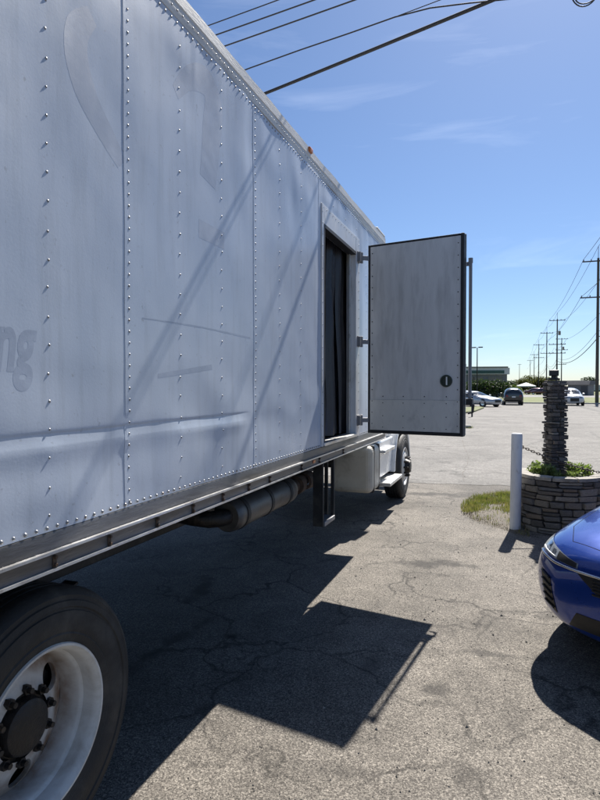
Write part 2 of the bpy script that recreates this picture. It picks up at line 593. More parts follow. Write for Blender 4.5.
ZB, ZT = 1.226, 3.245            # panel bottom and top
ZR = 3.37                        # roof edge
SEAM = [1.806 + 1.149 * k for k in range(-3, 3)]   # -1.64 ... 4.104
COLS = []
FRONT, REAR = 6.53, -1.72
ZC = 1.532                       # height of the crease


def bumpf(t, w):
    return math.exp(-(t / w) ** 2)


DENTS = [(3.25, 3.02, .16, .10, .007), (3.55, 2.93, .10, .16, -.006), (3.85, 2.98, .12, .12, .008), (4.45, 3.12, .25, .05, .006),
         (5.1, 3.13, .2, .06, -.006), (2.75, 3.05, .12, .2, .006), (2.35, 2.95, .2, .15, -.004), (2.2, 3.12, .1, .08, .006), (3.4, 2.6, .2, .14, .004),
         (2.62, 1.45, .15, .09, .004), (3.3, 1.42, .25, .10, -.004), (3.75, 1.5, .16, .10, .004), (1.1, 2.2, .4, .5, .004), (5.7, 2.6, .3, .3, .006),
         (3.1, 1.9, .35, .25, .003), (1.45, 1.35, .3, .08, .003), (2.1, 2.3, .22, .4, -.004), (5.9, 3.0, .2, .15, -.007), (5.55, 3.05, .14, .14, .007)]


def disp(y, z):
    d = .0046 * nz(y * 1.5, z * 1.1, 3.3) + .0026 * nz(y * 4.2, z * 3.1, 9.1) + (.0055 * max(0.0, min(1.0, (1.85 - z) / .3)) * nz(y * 3.1, z * 4.6, 2.9) if y < 4.2 else 0) + .0004 * nz(y * 13, z * 11, 5.5)
    top = max(0.0, min(1.0, (z - 2.5) / .6))
    d += top * .0026 * nz(y * 3.4, z * 4.0, 1.7) + (.0055 * max(0.0, min(1.0, (z - 2.62) / .35)) * nz(y * 5.5, z * 2.2, 6.1) if y > 2.3 else 0)
    for (a, b, wa, wb, h) in DENTS:
        if abs(y - a) < 3 * wa and abs(z - b) < 3 * wb:
            d += h * .55 * bumpf(y - a, wa) * bumpf(z - b, wb)
    # the long crease: the sheet steps in below the line and swells out again
    if y < 2.93:
        zc = ZC + .006 * nz(y * 1.7, .3) + .012 * (y - 1.8) / 2
        fade = min(1, max(0, (2.9 - y) / .15))
        am = (.0026 + .0010 * nz(y * 2.4, 4.4)) * fade
        bl = (.0024 + .0022 * nz(y * 2.1, 9.4)) * fade
        for cy in COLS:
            am += .0008 * bumpf(y - cy, .03) * fade
            bl += .0016 * bumpf(y - cy, .04) * fade
        t = zc - z
        if t > 0:
            d += -am * max(0.0, 1 - t / .04) + bl * bumpf(t - .055, .032)
        else:
            d -= am * math.exp(t / .004)
    return d


COLS[:] = [1.806 + .383 * k for k in range(-10, 6)]


def frange(a, b, st):
    k = max(1, int(round((b - a) / st)))
    return [a + (b - a) * i / k for i in range(k + 1)]


GRID = []


def wall_panel(y0, y1, z0, z1):
    ysl = frange(y0, y1, .022)
    zsl = [z for z in frange(z0, z1, .024)]
    if z0 < ZC < z1:
        zsl = sorted(set([z for z in zsl if abs(z - ZC) > .06] + frange(ZC - .06, ZC + .06, .003)))
    m = MB()
    nu = len(ysl)
    GRID.append((ysl, zsl))
    m.add([(TX + disp(y, z), y, z) for z in zsl for y in ysl],
          [(j * nu + i, j * nu + i + 1, (j + 1) * nu + i + 1, (j + 1) * nu + i) for j in range(len(zsl) - 1) for i in range(nu - 1)])
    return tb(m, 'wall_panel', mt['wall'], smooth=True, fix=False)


def dome(m, y, z, r=.0050, h=.0031, x=None):
    x = TX + disp(y, z) if x is None else x
    r *= rnd.uniform(.9, 1.12)
    vs_, fs = [], []
    for (a, k) in ((r, 0), (r * .82, h * .65)):
        for i in range(8):
            t = 2 * math.pi * i / 8
            vs_.append((x + k - .0005, y + a * math.cos(t), z + a * math.sin(t)))
    vs_.append((x + h, y, z))
    fs = [(i, (i + 1) % 8, 8 + (i + 1) % 8, 8 + i) for i in range(8)] + [(8 + i, 8 + (i + 1) % 8, 16) for i in range(8)]
    m.add(vs_, fs)


panels = []
for a, b in zip(SEAM[:-1], SEAM[1:]):
    panels.append((a, b, ZB, ZT))
panels.append((REAR + .02, SEAM[0], ZB, ZT))
panels.append((SEAM[-1], 4.165, ZB, ZT))
panels.append((4.165, 5.315, 3.06, ZT))
panels.append((5.315, FRONT - .05, ZB, ZT))
for (a, b, z0, z1) in panels:
    p = wall_panel(a, b, z0, z1)
    rv = MB()
    if b - a > .5:
        for c in COLS + [1.806 + .383 * k for k in range(6, 13)]:
            is_seam = any(abs(c - s) < .02 for s in SEAM)
            if a + .05 < c < b - .05 and not is_seam:
                z = z0 + .05 + rnd.uniform(0, .03)
                while z < z1 - .03:
                    dome(rv, c + rnd.uniform(-.003, .003), z + rnd.uniform(-.004, .004))
                    z += .088
        if any(abs(a - s) < .01 for s in SEAM):
            z = z0 + .02
            while z < z1:
                dome(rv, a + .022, z, .0052, .0032)
                z += .0425
    y = a + .02
    while y < b - .01:
        dome(rv, y, z1 - .02, .006, .0042)
        if z0 < 1.3:
            dome(rv, y, z0 + .013, .0062, .0048, TX + .0035)
        y += .043
    tb(rv, 'rivets', mt['rivet'], p, smooth=True, fix=False, kind='stuff')
for s in SEAM:
    m = MB()
    zz = frange(ZB, ZT, .05)
    pts = [(TX + disp(s, z), z) for z in zz]
    vs_ = []
    for (x, z) in pts:
        vs_ += [(x - .004, s - .006, z), (x + .0014, s - .006, z), (x + .0014, s + .010, z), (x - .004, s + .010, z)]
    k = len(pts)
    m.add(vs_, [(i * 4 + q, i * 4 + q + 1, (i + 1) * 4 + q + 1, (i + 1) * 4 + q) for i in range(k - 1) for q in range(3)])
    tb(m, 'seam_strip', mt['wall'])


# faded lettering and swash left on the paint
def surf(y, z):
    for ysl, zsl in GRID:
        if ysl[0] <= y <= ysl[-1] and zsl[0] <= z <= zsl[-1]:
            i = min(max(bisect.bisect(ysl, y) - 1, 0), len(ysl) - 2)
            j = min(max(bisect.bisect(zsl, z) - 1, 0), len(zsl) - 2)
            s_ = (y - ysl[i]) / (ysl[i + 1] - ysl[i])
            t = (z - zsl[j]) / (zsl[j + 1] - zsl[j])
            return ((disp(ysl[i], zsl[j]) * (1 - s_) + disp(ysl[i + 1], zsl[j]) * s_) * (1 - t) + (disp(ysl[i], zsl[j + 1]) * (1 - s_) + disp(ysl[i + 1], zsl[j + 1]) * s_) * t)
    return disp(y, z)


def decal_mesh(name, quads_or_tris, verts):
    m = MB()
    m.add([(TX + surf(y, z) + .0002, y, z) for (y, z) in verts], quads_or_tris)
    return tb(m, name, mt['ghost'], smooth=True, fix=False)


def stroke(name, pix, wid):
    """pixel centre line on the wall -> band"""
    pts = [Vector(W(u, v)) for u, v in pix]
    out = []
    for i in range(len(pts) - 1):
        for k in range(14):
            t = k / 14
            p0 = pts[max(i - 1, 0)]
            p1, p2 = pts[i], pts[i + 1]
            p3 = pts[min(i + 2, len(pts) - 1)]
            out.append(.5 * ((2 * p1) + (p2 - p0) * t + (2 * p0 - 5 * p1 + 4 * p2 - p3) * t * t + (3 * p1 - p0 - 3 * p2 + p3) * t ** 3))
    out.append(pts[-1])
    vs_, fs = [], []
    L = len(out)
    for i, p in enumerate(out):
        t = (out[min(i + 1, L - 1)] - out[max(i - 1, 0)]).normalized()
        nn = Vector((-t.y, t.x))
        q = i / (L - 1) * (len(wid) - 1)
        a = int(min(q, len(wid) - 2))
        w = wid[a] + (wid[a + 1] - wid[a]) * (q - a)
        for s_ in range(9):
            e = p + nn * w * (s_ / 8 - .5)
            vs_.append((e.x, e.y))
    for i in range(L - 1):
        for s_ in range(8):
            fs.append((i * 9 + s_, i * 9 + s_ + 1, (i + 1) * 9 + s_ + 1, (i + 1) * 9 + s_))
    return decal_mesh(name, fs, vs_)


stroke('faded_swash', [(92, 16), (78, 30), (77, 58), (85, 90), (96, 115), (112, 145), (121, 165)], [.06, .10, .115, .115, .10, .085, .05])
stroke('faded_swash', [(176, 92), (190, 78), (206, 82), (214, 105), (212, 135), (208, 182)], [.06, .10, .14, .17, .17, .15])
stroke('faded_swash', [(199, 228), (224, 241)], [.085, .085])
stroke('faded_stripe', [(158, 376), (212, 367)], [.018, .026])
stroke('faded_stripe', [(142, 318), (200, 327), (250, 338)], [.004, .007, .009])
fc = bpy.data.curves.new('lettering', 'FONT')
fc.body = 'ng'
fc.size = .245
fc.shear = .2
fc.offset = .008
fc.resolution_u = 6
fo = bpy.data.objects.new('lettering_curve', fc)
COL.objects.link(fo)
bpy.context.view_layer.update()
tm = bpy.data.meshes.new_from_object(fo.evaluated_get(bpy.context.evaluated_depsgraph_get()))
bpy.data.objects.remove(fo)
bm = bmesh.new()
bm.from_mesh(tm)
bmesh.ops.triangulate(bm, faces=bm.faces)
for _ in range(4):
    bmesh.ops.subdivide_edges(bm, edges=[e for e in bm.edges if e.calc_length() > .02], cuts=1)
    bmesh.ops.triangulate(bm, faces=bm.faces)
bm.verts.index_update()
for v_ in bm.verts:
    v_.co.x *= .62
gx = max(v.co.x for v in bm.verts)
Yr, Zb = W(37, 370)
decal_mesh('faded_lettering', [tuple(v.index for v in f.verts) for f in bm.faces], [(Yr - gx + v.co.x, Zb + v.co.y) for v in bm.verts])
bm.free()

# bottom rail; bright strips paint the sunlit edges onto its two lips
rp = [(-.05, ZB - .002), (.004, ZB - .002), (.006, ZB - .010), (.006, 1.168), (.011, 1.166), (.020, 1.166), (.020, 1.1595), (.011, 1.158), (.009, 1.152), (.009, 1.113), (.018, 1.1105), (.018, 1.103), (-.05, 1.103)]
m = MB()
m.prism([(x, z) for x, z in rp], REAR, FRONT, lambda a, b, e: (TX + a, e, b))
tb(m, 'bottom_rail', mt['rail'], auto=30)
for z0, z1, xo in ((1.1600, 1.1675, .0205), (1.1035, 1.1110, .0185)):
    m = MB()
    for y0, y1 in ((REAR, 1.10), (1.104, 3.30), (3.304, 4.95), (4.954, FRONT)):
        m.bb(TX + xo, TX + xo + .0025, y0, y1, z0, z1)
        m.bb(TX + .011, TX + xo + .0025, y0, y1, z1, z1 + .0015)
    tb(m, 'rail_lip', mt['alu'])
for (u, v) in ((52, 566), (107, 543), (155, 522), (191, 508), (221, 497), (247, 487), (268, 480), (300, 470), (318, 464), (342, 455)):
    y, z = W(u, v)
    m = MB()
    m.bb(TX + .009, TX + .0125, y - .008, y + .008, 1.112, 1.150)
    for dz in (1.146, 1.121):
        m.cyl((TX + .010, y, dz), (TX + .021, y, dz), .007, .006, 6)
    tb(m, 'rail_bolt', mt['rust'], bevel=.001, seg=1)
m = MB()
m.bb(TX + .008, TX + .014, W(313, 465)[0] - .03, W(313, 465)[0] + .02, 1.128, 1.150)
tb(m, 'side_reflector', mt['amber'], bevel=.002)

# top rail, roof edge
m = MB()
tp = [(0.0015, ZT - .002), (.003, ZT + .002), (.003, ZT + .055), (.0065, ZT + .060), (.0065, ZR - .012), (-.06, ZR + .012), (-.10, ZR + .012), (-.10, ZT - .002)]
steps = frange(REAR, FRONT, .12)
vs_ = []
for y in steps:
    for (a, b) in tp:
        wob = .004 * nz(y * 2.3, 8.8) + .003 * nz(y * 7, 2.2)
        vs_.append((TX + a + wob * .5, y, b + (wob if b > ZR - .02 else 0)))
k = len(tp)
m.add(vs_, [(i * k + q, i * k + (q + 1) % k, (i + 1) * k + (q + 1) % k, (i + 1) * k + q) for i in range(len(steps) - 1) for q in range(k)] + [tuple(range(k)), tuple(range(len(vs_) - k, len(vs_)))])
tb(m, 'top_rail', mt['toprail'], auto=30)
rv = MB()
y = REAR + .02
while y < FRONT - .03:
    dome(rv, y, ZT + .03, .0052, .003, TX + .0030)
    y += .043
tb(rv, 'rivets', mt['rivet'], smooth=True, fix=False, kind='stuff')
m = MB()
m.bb(TX - 2.5, TX - .05, REAR, FRONT, ZR - .03, ZR + .010)
tb(m, 'roof', mt['toprail'], bevel=.008)
y, z = W(309, 147)
m = MB()
m.bb(TX - .02, TX + .022, y - .035, y + .035, ZR - .045, ZR - .008)
tb(m, 'marker_lamp', mt['amber'], bevel=.012)
m = MB()
m.bb(TX - .05, TX + .009, FRONT - .42, FRONT - .02, ZR - .01, ZR + .02)
tb(m, 'roof_corner_cap', mt['toprail'], bevel=.015)
# other walls of the box: far side, rear, rounded front, floor
tb(MB().bb(TX - 2.5, TX - 2.46, REAR, FRONT, 1.10, ZR - .031), 'far_wall', mt['wall'])
tb(MB().bb(TX - 2.455, TX - .045, FRONT - .05, FRONT - .01, 1.10, ZR - .031), 'front_wall', mt['wall'])
m = MB()
cr = [(TX - .05 + .05 * math.sin(R(a)), FRONT - .05 + .05 * math.cos(R(a))) for a in range(0, 91, 10)]
m.add([(x, y, z) for z in (1.104, ZR - .02) for x, y in cr], [(i, i + 1, len(cr) + i + 1, len(cr) + i) for i in range(len(cr) - 1)])
tb(m, 'corner_post', mt['wall'], smooth=True)
m = MB()
m.bb(TX - .10, TX + .008, REAR - .03, REAR + .06, 1.10, ZR - .005)
tb(m, 'rear_corner_post', mt['alu'], bevel=.012)
m = MB()
m.bb(TX - 2.455, TX - .105, REAR, REAR + .04, 1.10, ZR - .031)
tb(m, 'rear_door', mt['wall'])
tb(MB().bb(TX - 2.455, TX - .052, REAR + .045, FRONT - .055, 1.13, 1.20), 'cargo_floor', mt['inner'])

# door opening: frame on the wall, jambs, sill
Y0, Y1, OZ = 4.225, 5.185, 2.905
FX = TX + .010
m = MB(); m.bb(TX - .08, FX, 4.165, Y0, ZB + .001, 3.06); tb(m, 'door_frame', mt['frame'], bevel=.003)
m = MB(); m.bb(TX - .08, FX, Y1, 5.315, ZB + .001, 3.06); tb(m, 'door_frame', mt['frame'], bevel=.003)
m = MB(); m.bb(TX - .08, FX - .001, Y0, Y1, OZ, 3.059); tb(m, 'door_frame', mt['frame'], bevel=.003)
m = MB()
m.bb(TX - .06, FX + .002, Y0 - .012, Y0 + .012, ZB + .03, OZ + .012)
m.bb(TX - .06, FX + .002, Y0 + .012, Y1 - .001, OZ - .014, OZ + .012)
tb(m, 'opening_trim', mt['gasket'])
m = MB(); m.bb(TX - .09, FX + .012, Y0 - .02, Y1 + .02, ZB + .0015, ZB + .028); tb(m, 'door_sill', mt['alu'], bevel=.004)
m = MB(); m.bb(TX - .05, TX - .035, Y1 - .045, Y1 - .001, ZB + .03, OZ - .015); tb(m, 'door_jamb', mt['alu'], bevel=.002)
rv = MB()
for z in frange(1.30, 3.0, .085):
    dome(rv, 5.285, z, .006, .004, FX); dome(rv, 4.18, z, .005, .003, FX)
for yy in frange(4.2, 5.28, .085):
    dome(rv, yy, 3.035, .005, .003, FX - .001)
tb(rv, 'rivets', mt['rivet'], smooth=True, fix=False, kind='stuff')
# dark strips hanging in the opening
for i in range(6):
    y0 = Y0 - .03 + i * .165
    a0 = rnd.uniform(-.03, .03)
    ph = rnd.uniform(0, 6)
    m = MB()
    m.grid(10, 18, lambda s_, t: (TX - .16 + .03 * math.sin(s_ * 7 + ph + t * 1.2) + .02 * (i % 2) + a0 * t * 1.5 + .03 * nz(t * 3, i * 3.1), y0 + .20 * s_ + .03 * nz(t * 2.2, i * 1.7), 2.96 - 1.70 * t))
    tb(m, 'curtain_strip', mt['tarp'], smooth=True, fix=False)
m = MB(); m.cyl((TX - .16, Y0 - .05, 2.965), (TX - .16, Y1 + .05, 2.965), .014); tb(m, 'curtain_rod', mt['alu'])

# ---- the open door
HP = Vector((-1.258, 5.346, 0)); DV = Vector((.880, -.166, 0)); DW = DV.length; DV.normalize()
DN = Vector((-DV.y, DV.x, 0))          # towards the outer (painted) face, away from the camera
DZ0, DZ1 = 1.250, 3.005


def dp(a, b, z):                       # a along the door, b through it (outward), z up
    return HP + DV * a + DN * b + Vector((0, 0, z))


def dbox(m, a0, a1, b0, b1, z0, z1):
    P = [dp(a, b, z) for a in (a0, a1) for b in (b0, b1) for z in (z0, z1)]
    return m.add(P, [(0, 1, 3, 2), (4, 6, 7, 5), (0, 4, 5, 1), (2, 3, 7, 6), (0, 2, 6, 4), (1, 5, 7, 3)])


m = MB(); dbox(m, .012, DW - .012, .012, .058, DZ0 + .012, DZ1 - .012)
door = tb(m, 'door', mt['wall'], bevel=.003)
m = MB()
dbox(m, 0, .020, 0, .064, DZ0, DZ1); dbox(m, DW - .028, DW, -.006, .064, DZ0, DZ1)
dbox(m, .020, DW - .028, .001, .063, DZ0, DZ0 + .030); dbox(m, .020, DW - .028, .001, .063, DZ1 - .018, DZ1)
tb(m, 'door_gasket', mt['gasket'], door, bevel=.005)
m = MB(); dbox(m, DW - .022, DW + .002, .066, .074, DZ0 + .01, DZ1 + .004); dbox(m, 0.0, DW - .024, .0655, .072, DZ1 - .02, DZ1 + .010)
tb(m, 'door_edge_trim', mt['alu'], door, bevel=.001)
KZ = 1.565
m = MB(); dbox(m, .022, DW - .030, .006, .0115, KZ + .001, DZ1 - .019); tb(m, 'door_liner', mt['liner'], door)
m = MB(); dbox(m, .022, DW - .030, .003, .0115, DZ0 + .032, KZ - .001); tb(m, 'kick_plate', mt['kick'], door)
m = MB()
for z in frange(DZ0 + .09, DZ1 - .08, .105):
    for a in (.042, DW - .052):
        m.cyl(dp(a, .006, z), dp(a, .0005, z), .0055, .004, 6)
for a in frange(.15, DW - .15, .2):
    for z in (DZ0 + .06, KZ - .03, KZ + .03, KZ - .15):
        m.cyl(dp(a, .006, z), dp(a, .0005, z), .0055, .004, 6)
tb(m, 'screws', mt['black'], door, fix=True, kind='stuff')
hz_ = 1.672 + (388 - 381) / FPX * 5.1
ha = DW * (446 - 365) / 98 + .005
m = MB()
m.lathe([(-.008, .040), (-.008, .050), (-.004, .054), (.003, .054)], dp(ha, 0, hz_), DN, 28)
m.lathe([(.0045, .0), (.0045, .041), (-.008, .041)], dp(ha, 0, hz_), DN, 28)
hd = tb(m, 'handle_cup', mt['handle'], door, auto=40)
m = MB(); m.cyl(dp(ha + .004, -.004, hz_ - .036), dp(ha + .004, -.004, hz_ + .036), .009); tb(m, 'pull_handle', mt['alu'], door, auto=40)
# lock rod on the outer face
m = MB()
rz0, rz1 = 1.58, 2.80
m.cyl(dp(DW + .030, .10, rz0), dp(DW + .030, .10, rz1), .015, n=16)
for z in (rz1 - .01,):
    m.cyl(dp(DW + .030, .10, z - .03), dp(DW + .030, .10, z + .012), .020, n=12)
tb(m, 'lock_rod', mt['grey'], door, auto=40)
for z in (rz0 + .03, rz1 - .05):
    m = MB(); dbox(m, DW - .05, DW + .030, .0745, .092, z - .018, z + .018); tb(m, 'rod_bracket', mt['grey'], door, bevel=.004)
m = MB()
dbox(m, DW - .02, DW + .055, .080, .125, rz0 - .06, rz0 - .001)
m.tube([dp(DW + .03, .10, rz0 - .03), dp(DW + .06, .11, rz0 - .06), dp(DW + .05, .12, rz0 - .12), dp(DW + .01, .11, rz0 - .13)], .011, 8)
tb(m, 'lock_handle', mt['black'], door, bevel=.003)
for v in (259, 342, 420):
    z = CAMH + (388 - v) / FPX * 5.45
    m = MB()
    m.bb(FX, FX + .008, 5.225, 5.30, z - .05, z + .05)
    m.cyl((FX + .022, 5.305, z - .05), (FX + .022, 5.305, z + .05), .014, n=12)
    m.bb(FX + .0085, FX + .03, 5.232, 5.255, z - .045, z + .045)
    P0, P1 = Vector((FX + .03, 5.312, z)), dp(.03, .03, z)
    d = (P1 - P0)
    ang = math.atan2(d.y, d.x)
    m.box((P0 + P1) / 2, (d.length + .02, .012, .042), Matrix.Rotation(ang, 3, 'Z'))
    tb(m, 'hinge', mt['grey'], door, bevel=.003)

# ---- underbody
for x in (-2.15, -3.02):
    m = MB(); m.bb(x - .04, x + .04, REAR + .1, 9.6, .72, .99); tb(m, 'chassis_rail', mt['black'], bevel=.008)
for i, y in enumerate(frange(REAR + .3, FRONT - .2, .42)):
    m = MB(); m.bb(TX - 2.2, TX - .30, y - .03, y + .03, 1.0, 1.098); tb(m, 'crossmember', mt['black'], bevel=.004)
for y in (1.2, 5.5, 8.4):
    m = MB(); m.bb(-2.98, -2.19, y - .05, y + .05, .76, .95); tb(m, 'chassis_brace', mt['black'], bevel=.006)
# exhaust: muffler with bands, rusty pipe
mx = -1.62
ym0, zm0 = W(226, 520, -mx)
ym1, zm1 = W(287, 492, -mx)
zm = (zm0 + zm1) / 2 + .02
m = MB()
m.lathe([(0, .0), (0, .085), (.02, .098), (.06, .10), (ym1 - ym0 - .06, .10), (ym1 - ym0 - .02, .098), (ym1 - ym0, .085), (ym1 - ym0, 0)], (mx, ym0, zm), (0, 1, 0), 28)
mf = tb(m, 'muffler', mt['muffler'], auto=35)
for k in (.12, .5, .85):
    m = MB(); yy = ym0 + (ym1 - ym0) * k
    m.lathe([(-.02, .1005), (-.02, .105), (.02, .105), (.02, .1005)], (mx, yy, zm), (0, 1, 0), 28, True)
    m.bb(mx - .012, mx + .012, yy - .015, yy + .015, zm + .10, 1.0)
    tb(m, 'muffler_strap', mt['black'], mf, auto=35)
m = MB(); m.tube([(mx, ym1 - .01, zm), (mx, ym1 + .16, zm), (mx - .02, ym1 + .45, zm + .01), (mx - .15, ym1 + .75, zm + .01), (mx - .5, ym1 + 1.1, zm)], .05, 14)
m.lathe([(-.05, .052), (-.04, .075), (.04, .075), (.05, .052)], (mx, ym1 + .22, zm), (0, 1, 0), 16)
m.lathe([(-.04, .05), (-.03, .068), (.10, .075), (.11, .052)], (mx, ym1 + .42, zm), (0, 1, 0), 16)
tb(m, 'exhaust_pipe', mt['rust'], auto=35)
m = MB(); m.tube([(mx, ym0 + .01, zm), (mx - .01, ym0 - .05, zm), (mx - .06, ym0 - .10, zm), (mx - .16, ym0 - .12, zm + .01), (mx - .5, ym0 - .12, zm + .05)], .05, 14); tb(m, 'tail_pipe', mt['grease'], auto=35)
# drop step below the side door
sx0, sx1 = TX - .115, TX - .03
yA, yB = 4.32, 4.62
zs = .58
m = MB(); m.bb(sx0, sx1, yA, yA + .02, zs, 1.10); tb(m, 'step_bracket', mt['black'], bevel=.004)
m = MB(); m.bb(sx1 - .03, sx1, yB, yB + .02, zs, 1.10); m.bb(sx0, sx0 + .03, yB, yB + .02, zs, 1.10); tb(m, 'step_bracket', mt['black'], bevel=.004)
m = MB(); m.bb(sx0, sx1 + .01, yA + .02, yB, zs, zs + .035); tb(m, 'step_tread', mt['grey'], bevel=.004)

# ---- wheels
def sector_disc(m, c, ax, r0, r1, a_of_r, nh, rh, rm, wy):
    """disc with nh round hand holes; a_of_r gives the dish depth"""
    up = Vector((0, 0, 1)); sd = Vector(ax).cross(up)
    half = math.pi / nh
    K = 32
    for i in range(nh):
        ph0 = 2 * math.pi * i / nh + wy
        vs_, fs = [], []
        for k in range(K):
            t = 2 * math.pi * k / K
            ct, st_ = math.cos(t), math.sin(t)
            ins = (rm + rh * ct, rh * st_ / rm)
            # boundary in (r, phi)
            ws = half * rm
            s1 = ((r1 - rm) / ct if ct > 1e-6 else (r0 - rm) / ct if ct < -1e-6 else 1e9)
            s2 = ws / abs(st_) if abs(st_) > 1e-6 else 1e9
            s_ = min(s1, s2)
            ou = (rm + s_ * ct, s_ * st_ / rm)
            # snap to corners
            for (rr, pp) in (ins, ou):
                for dep in (0,):
                    a = ph0 + pp
                    vs_.append(Vector(c) + Vector(ax) * a_of_r(rr) + (up * math.cos(a) + sd * math.sin(a)) * rr)
            a = ph0 + ins[1]
            vs_.append(Vector(c) + Vector(ax) * (a_of_r(ins[0]) - .02) + (up * math.cos(a) + sd * math.sin(a)) * ins[0])
        # corner verts
        base = len(vs_)
        cs = []
        for (rr, pp) in ((r1, half), (r0, half), (r0, -half), (r1, -half)):
            a = ph0 + pp
            cs.append(len(vs_))
            vs_.append(Vector(c) + Vector(ax) * a_of_r(rr) + (up * math.cos(a) + sd * math.sin(a)) * rr)
        def side(k):
            t = 2 * math.pi * (k % K) / K
            ct, st_ = math.cos(t), math.sin(t)
            s1 = ((r1 - rm) / ct if ct > 1e-6 else (r0 - rm) / ct if ct < -1e-6 else 1e9)
            s2 = half * rm / abs(st_) if abs(st_) > 1e-6 else 1e9
            if s1 < s2:
                return 0 if ct > 0 else 2
            return 1 if st_ > 0 else 3
        cmap = {(0, 1): 0, (1, 2): 1, (2, 3): 2, (3, 0): 3}
        for k in range(K):
            k2 = (k + 1) % K
            fs.append((k * 3, k2 * 3, k2 * 3 + 2, k * 3 + 2))
            sa, sb = side(k), side(k2)
            if sa == sb:
                fs.append((k * 3, k * 3 + 1, k2 * 3 + 1, k2 * 3))
            else:
                fs.append((k * 3, k * 3 + 1, cs[cmap[(sa, sb)]], k2 * 3 + 1, k2 * 3))
        m.add(vs_, fs)


def tyre_mesh(c, ax, Rt, Rr, w):
    m = MB()
    prof = [(-.02, Rr - .012), (-.004, Rr + .004), (-.002, Rr + .016), (.004, Rr + .035), (.001, Rr + .040), (.006, Rr + .055), (.008, Rr + .09), (.006, Rr + .115), (.001, Rr + .118), (.001, Rr + .126), (.005, Rr + .130), (.0025, Rt - .050), (-.003, Rt - .046), (-.004, Rt - .036), (-.003, Rt - .030), (-.014, Rt - .014), (-.030, Rt - .004), (-.040, Rt)]
    # tread grooves
    for k in range(4):
        g = -.055 - (w - .11) * (k + .3) / 4
        prof += [(g, Rt), (g - .002, Rt - .012), (g - .010, Rt - .012), (g - .012, Rt)]
    prof += [(-w + .04, Rt), (-w + .014, Rt - .014), (-w, Rt - .06), (-w - .006, Rr + .09), (-w + .004, Rr + .01), (-w + .02, Rr - .012)]
    prof = [(a * 1.0, r) for a, r in prof]
    m.lathe(prof, c, ax, 72)
    return m


def disc_mat():
    m, n, l, b = new_mat('rust_stained_wheel_disc')
    tc = n.new('ShaderNodeTexCoord')
    sub = n.new('ShaderNodeVectorMath'); sub.operation = 'SUBTRACT'
    sub.inputs[1].default_value = (0, RY - TRUCK.y, RZ_)
    l.new(tc.outputs['Object'], sub.inputs[0])
    mul = n.new('ShaderNodeVectorMath'); mul.operation = 'MULTIPLY'
    mul.inputs[1].default_value = (0, 1, 1)
    l.new(sub.outputs[0], mul.inputs[0])
    ln = n.new('ShaderNodeVectorMath'); ln.operation = 'LENGTH'
    l.new(mul.outputs[0], ln.inputs[0])
    f = noise_tex(n, l, tc.outputs['Object'], 14, 5, .6)
    rr = mix(n, l, 1.0, ramp(n, l, ln.outputs['Value'], [(0.12, .55), (.16, .22), (.195, .85), (.228, 1.0), (.243, .75), (.251, .14), (.275, .05), (.29, .35)]), ramp(n, l, f, [(0.35, .45), (0.65, 1.0)]), 'MULTIPLY')
    c = mix(n, l, rr, (.64, .63, .60), (.19, .095, .042))
    g2 = noise_tex(n, l, tc.outputs['Object'], 5.5, 6, .65, .4)
    c = mix(n, l, ramp(n, l, g2, [(.48, 0.0), (.72, .65)]), c, (.24, .20, .155))
    l.new(c, b.inputs['Base Color'])
    b.inputs['Roughness'].default_value = .6
    return m


RY, RZ_ = 1.0477 * 1.496, .482
mt['disc'] = disc_mat()


def rear_wheel(c, ax, name='wheel'):
    Rt, Rr, w = .484, .285, .25
    def dish(r):
        return -.145 + .035 * max(0, (.21 - r) / .09) if r < .21 else -.145 - .02 * ((r - .21) / .03)
    m = MB()
    prof = [(-.02, Rr - .008), (-.004, Rr + .006), (.003, Rr + .002), (.003, Rr - .006), (-.006, Rr - .012), (-.016, .266), (-.030, .262), (-.070, .261), (-.078, .254), (-.085, .2495), (-.12, .246), (-.150, .240), (-.165, .240)]
    m.lathe(prof, c, ax, 72)
    root = tb(m, name, mt['disc'], auto=32)
    m = MB()
    sector_disc(m, c, ax, .115, .241, dish, 3, .048, .180, R(-57))
    tb(m, 'wheel_disc', mt['disc'], root, auto=32)
    tb(tyre_mesh(c, ax, Rt, Rr, w), 'tyre', mt['rubber'], root, auto=40)
    m = MB()
    m.lathe([(-.135, .135), (-.12, .132), (-.118, .100), (-.085, .092), (-.078, .08), (-.076, 0)], c, ax, 32)
    tb(m, 'hub', mt['grease'], root, auto=32)
    for i in range(10):
        a = 2 * math.pi * (i + .3) / 10
        p = Vector(c) + Vector((0, math.cos(a), math.sin(a))) * .122
        m = MB(); m.cyl(p + Vector(ax) * -.13, p + Vector(ax) * -.098, .018, n=6); m.cyl(p + Vector(ax) * -.098, p + Vector(ax) * -.08, .010, n=8)
        tb(m, 'lug_nut', mt['grease'], root)
    m = MB()
    m.lathe([(-.19, 0), (-.19, .215), (-.34, .215)], c, ax, 32)
    tb(m, 'brake_drum', mt['grease'], root, auto=32)
    return root


